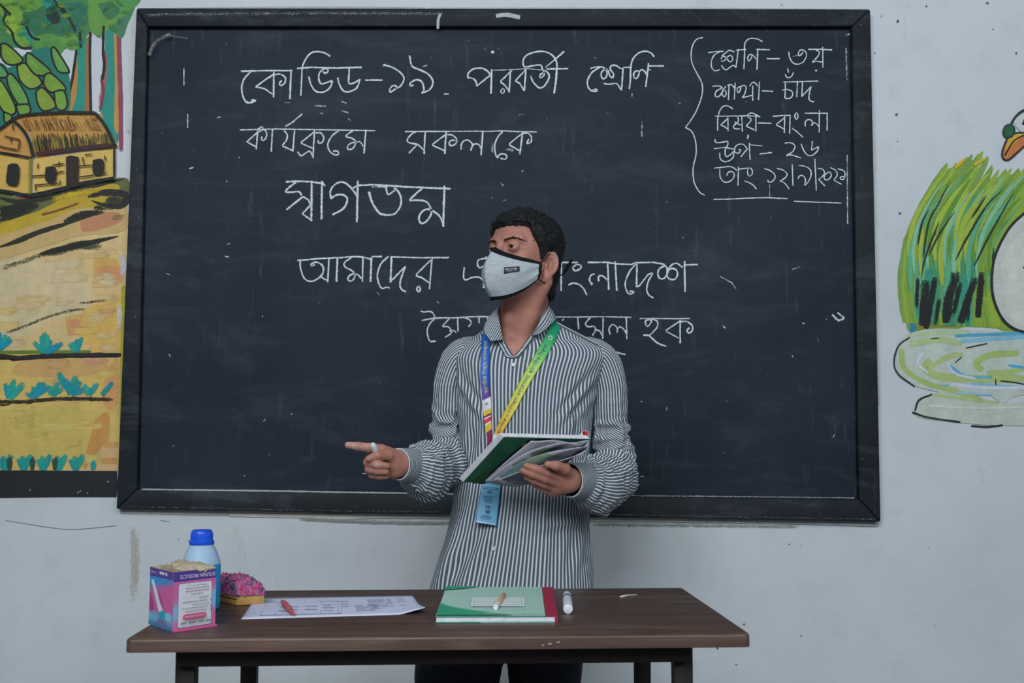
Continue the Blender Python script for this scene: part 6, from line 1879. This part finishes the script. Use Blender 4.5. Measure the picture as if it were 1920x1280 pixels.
def deco_r(pr):
    diag(pr, .76, .83, '#d8d8de', .012)
    a = np.linspace(0, 6.28, 13)[:-1]; pr.poly(np.column_stack([.795 + .17 * .062 * np.cos(a), .2 * np.sin(a)]), '#4a4060')
    pr.poly(np.column_stack([.145 + .012 * np.cos(a), .2 * np.sin(a)]), '#c9d6cf'); pr.poly(np.column_stack([.145 + .007 * np.cos(a), .12 * np.sin(a)]), '#3d6b5c')
    for x0, x1, c_ in ((.83, .875, '#d9bd3c'), (.875, .99, '#c92f3f')): diag(pr, x0, x1, c_, .012)
strap('strap', [(1036, 596, 12), (1042, 600, 16), (1041, 612, 19), (1034, 630, 20), (1019, 658, 20), (998, 692, 19), (978, 727, 18), (962, 759, 17), (950, 781, 16), (941, 799, 14), (934, 814, 12), (926, 850, 11), (921, 885, 11), (919, 897, 11)],
      [(0, '#0f7a55'), (.12, '#1c8f63'), (.22, '#5cb56a'), (.34, '#a8cc5c'), (.5, '#cfd052'), (.66, '#dcb93a'), (.76, '#e0a02c'), (1, '#c92f3f')], [('প্রাথমিক ও গণশিক্ষা মন্ত্রণালয়, প্রাথমিক শিক্ষা', .19, .745, '#1f4a63', -1)], deco_r, .0045)
q0 = drape(916, 940, .006)
cardr = empty('id_card', tuple(q0), 'pale blue identity card in a clear sleeve hanging at the belly of the person', 'card')
cq = [(904, 899), (940, 903), (931, 986), (890.5, 980)]
Ym = min(drape(*q, .004)[1] for q in cq + [(916, 940)])
Yt = min(drape(*q, .004)[1] for q in cq[:2]); Yb = min(drape(*q, .004)[1] for q in cq[2:])
Yt = Yb = Ym - .001
K = [at(*cq[0], Yt), at(*cq[1], Yt), at(*cq[2], Yb), at(*cq[3], Yb)]
def cpt_(x, y, l):
    q = (1 - y) * ((1 - x) * K[0] + x * K[1]) + y * ((1 - x) * K[3] + x * K[2]); return q + np.array([0, -l, 0])
b = bmesh.new(); vs = [b.verts.new(cpt_(x, y, l)) for l in (0, .0022) for x, y in ((0, 0), (1, 0), (1, 1), (0, 1))]
for f_ in ([0, 1, 2, 3], [7, 6, 5, 4], [0, 4, 5, 1], [1, 5, 6, 2], [2, 6, 7, 3], [3, 7, 4, 0]): b.faces.new([vs[i] for i in f_])
bmesh.ops.recalc_face_normals(b, faces=b.faces[:]); bmesh.ops.bevel(b, geom=b.edges[:], offset=.0006, segments=2, affect='EDGES')
m = MB(); m.bm(b); m.build('card_sleeve', plain('blue_sleeve_plastic', '#3f78a6', .25, .5, .04), cardr)
pr = Print(cpt_, start=.0024)
pr.grid((.035, .085), (.965, .085), (.955, .975), (.045, .975), 10, 16, lambda i, j: mixc(mixc('#79b0d6', '#5aa2bf', i * .8), '#8fa2d2', max(0, j - .75) * 2.2 * (1 - i * .6)))
pr.grid((.06, .01), (.95, .01), (.95, .085), (.06, .085), 6, 1, lambda i, j: '#5f8fc0')
IK = '#26506e'
pr.squiggle(.1, .92, .16, .022, IK, .006); pr.squiggle(.12, .9, .195, .022, IK, .006)
for y, a, b_ in ((.24, .36, .62), (.27, .36, .6), (.37, .22, .68), (.41, .2, .62), (.445, .26, .72), (.485, .28, .68), (.58, .36, .6), (.79, .3, .66), (.825, .2, .72), (.86, .25, .7)): pr.squiggle(a, b_, y, .02 if y != .37 else .026, '#1d3d58', .006)
a = np.linspace(0, 6.28, 17)[:-1]
pr.poly(np.column_stack([.5 + .10 * np.cos(a), .68 + .048 * np.sin(a)]), '#2c4a72'); pr.poly(np.column_stack([.5 + .06 * np.cos(a), .665 + .018 * np.sin(a)]), '#8fb4d6'); pr.line(np.column_stack([.5 + .135 * np.cos(a[2:7] ), .62 + .03 * -np.sin(a[2:7])]), .014, '#2c4a72')
pr.poly([(.05, .93), (.35, .95), (.95, .955), (.955, .975), (.045, .975)], '#bcd0e4')
pr.build('card_print', M_INK, cardr)
cm = at(920, 897, Ym - .002); m = MB(); m.box(cm + np.array([0, 0, .004]), (.014, .004, .010), .001, 2); m.build('clip', plain('clip_metal', '#8a8f96', .35, .5, .05), cardr)
# ---------------------------------------------------------------- chalk in the pointing hand
c0, c1 = at(704.5, 847, 2.536), at(699, 832, 2.519)
hc = empty('chalk_piece', tuple(c0), 'short white chalk stub between thumb and index finger of the pointing hand', 'chalk')
m = MB(); ax = c1 - c0; L = np.linalg.norm(ax); m.lathe([(.0060, -.004), (.0072, 0), (.0070, L * .6), (.0062, L * .9), (.0050, L), (.0034, L * 1.05)], c0, tuple(unit(ax)), 20); m.build('stub', M_WCH, hc)
# ---------------------------------------------------------------- open book in the other hand
B, Cc, A = at(945, 819, 2.515), at(1108, 823, 2.545), at(868, 904, 2.625)
bu = Cc - B; bv = A - B; Dd = A + bu
nb = unit(np.cross(bu, bv));
if nb[1] < 0: nb = -nb
bk = empty('open_book', tuple((A + Cc) / 2), 'open green-covered textbook held in the left hand of the person, pages drooping', 'book')
M_BPG = plain('book_pages', '#c4c5cc', .8, .15, .06, 90)
def bp_(u, v, w_): return B + bu * u + bv * v + nb * w_ - unit(bu) * max(0, w_ - .0009) * .85
def bslab(name, u0, u1, v0, v1, w0, w1, mat, bev=.0008):
    b = bmesh.new(); vs = [b.verts.new(bp_(u, v, w)) for w in (w0, w1) for u, v in ((u0, v0), (u1, v0), (u1, v1), (u0, v1))]
    for f_ in ([0, 3, 2, 1], [4, 5, 6, 7], [0, 1, 5, 4], [1, 2, 6, 5], [2, 3, 7, 6], [3, 0, 4, 7]): b.faces.new([vs[i] for i in f_])
    bmesh.ops.recalc_face_normals(b, faces=b.faces[:]); bmesh.ops.bevel(b, geom=b.edges[:], offset=bev, segments=2, affect='EDGES')
    m = MB(); m.bm(b); return m.build(name, mat, bk, smooth=False)
t = NT('book_cover_green'); v = t.coord('Object'); t.set(t.ramp(t.noise(v, 22, 4), [(.35, '#1d4f3c'), (.65, '#2a6148')]), .45, .35); M_BCV = t.m
M_RED2 = plain('red_endpaper', '#b5303a', .6, .25, .08)
bslab('page_block', 0, 1, 0, 1, .0008, .0125, M_BPG)
bslab('cover', .002, .998, .002, .998, -.0004, .0009, M_BCV, .0002)
pr = Print(lambda x, y, l: bp_(x, y, -.0005 - l)); pr.poly('.30,.05 .52,.0 .60,.15 .42,.6 .30,.98 .16,.98 .22,.6', '#1b2618', True, .03); pr.poly('.12,.75 .25,.8 .2,.99 .1,.99', '#1f4a1f', True, .03); pr.poly('.29,.12 .36,.12 .38,.2 .3,.2', '#8f8064', True, .02)
pr.line('.32,.40 .30,.55 .19,.75', .008, '#5c6f62'); pr.build('cover_print', M_INK, bk)
# curled spine edge at the right
m = MB(); V = []; n1, n2_ = 26, 14; e = unit(bu)
prof = [];
for i in range(n1):
    a = math.radians(-70 + 300 * i / (n1 - 1)); prof.append((.0085 * math.cos(a), .0095 * math.sin(a)))
for thick, off in ((0, 0), (1, .0014)):
    for j in range(n2_):
        base = bp_(1.0, j / (n2_ - 1) * .9 - .01, .012) + e * -.002
        for x, y in prof:
            k_ = 1 - off / .0095; V.append(base + e * (x * k_) + nb * (y * k_ + .004))
F = [[j * n1 + i, j * n1 + i + 1, (j + 1) * n1 + i + 1, (j + 1) * n1 + i] for j in range(n2_ - 1) for i in range(n1 - 1)]; NN = n1 * n2_
Fi = [[NN + q for q in f_[::-1]] for f_ in F]
rim = [[i, NN + i, NN + i + 1, i + 1] for i in range(n1 - 1)] + [[j * n1, (j + 1) * n1, NN + (j + 1) * n1, NN + j * n1] for j in range(n2_ - 1)] + [[j * n1 + n1 - 1, NN + j * n1 + n1 - 1, NN + (j + 1) * n1 + n1 - 1, (j + 1) * n1 + n1 - 1] for j in range(n2_ - 1)]
o = mesh('curled_cover', V, F + Fi + rim, [M_BPG, M_RED2], bk, midx=[0] * len(F) + [1] * len(Fi) + [0] * len(rim)); o['label'] = 'curled edge, white outside and red inside'
# loose pages drooping from the spine
def page(name, free, sag, mat, prints=None, n_=30, m_=22, t1=.95):
    free = np.array([at(*q) for q in free]); ts = np.linspace(0, 1, len(free))
    def pt(s, tq, l=0):
        e_ = spl(ts, free, tq); sp = bp_(.985, tq * t1 + .01, -.0012)
        q = sp + (e_ - sp) * s; w = 4 * s * (1 - s)
        return q - nb * (sag(tq) * w + l) + np.array([0, 0, -.004 * math.sin(s * 7 + tq * 3) * w])
    V = [pt(i / n_, j / m_, l) for l in (0, -.0005) for j in range(m_ + 1) for i in range(n_ + 1)]
    N_ = (n_ + 1) * (m_ + 1); F = [[j * (n_ + 1) + i, j * (n_ + 1) + i + 1, (j + 1) * (n_ + 1) + i + 1, (j + 1) * (n_ + 1) + i] for j in range(m_) for i in range(n_)]
    F += [[N_ + q for q in f_[::-1]] for f_ in F]
    bd = [i for i in range(n_ + 1)] + [j * (n_ + 1) + n_ for j in range(1, m_ + 1)] + [m_ * (n_ + 1) + i for i in range(n_ - 1, -1, -1)] + [j * (n_ + 1) for j in range(m_ - 1, 0, -1)]
    F += [[bd[i], N_ + bd[i], N_ + bd[(i + 1) % len(bd)], bd[(i + 1) % len(bd)]] for i in range(len(bd))]
    o = mesh(name, V, F, mat, bk)
    if prints:
        pr = Print(lambda x, y, l: pt(1 - x, y, l), start=.0005)
        for x0, y0, x1, y1, cf in prints: pr.grid((x0, y0), (x1, y0), (x1, y1), (x0, y1), 18, 18, cf)
        pr.build('page_print', M_INK, o)
M_PG1 = plain('loose_page', '#a9a9b6', .8, .15, .05, 60)
def nzc(a, b, c_, sc, sd):
    def g(i, j):
        q = float(fbm(np.array([i * sc, j * sc, .3]), 3, sd)); return mixc(mixc(a, b, (q - .3) * 3), c_, (q - .6) * 5)
    return g
page('page', [(996, 826, 2.520), (952, 862, 2.560), (908, 903, 2.610)], lambda t_: .004, M_PG1)
page('page', [(1046, 830, 2.514), (992, 846, 2.532), (946, 874, 2.560), (910, 904, 2.602)], lambda t_: .008, M_PG1, [(.06, .12, .8, .62, nzc('#a8a9b0', '#5f6f62', '#3f5f52', 5, 3))])
page('page', [(1086, 838, 2.512), (1020, 850, 2.522), (968, 872, 2.548), (922, 902, 2.592)], lambda t_: .012, M_PG1, [(.0, .30, .7, .9, nzc('#4f8fa8', '#8f9a78', '#9aa6b4', 4, 8))])
page('page', [(1092, 850, 2.516), (1040, 866, 2.528), (985, 880, 2.55), (930, 901, 2.59)], lambda t_: .012, M_PG1, [(.02, .05, .9, .95, nzc('#6b6d80', '#4a4b60', '#a08a6a', 5, 12))])
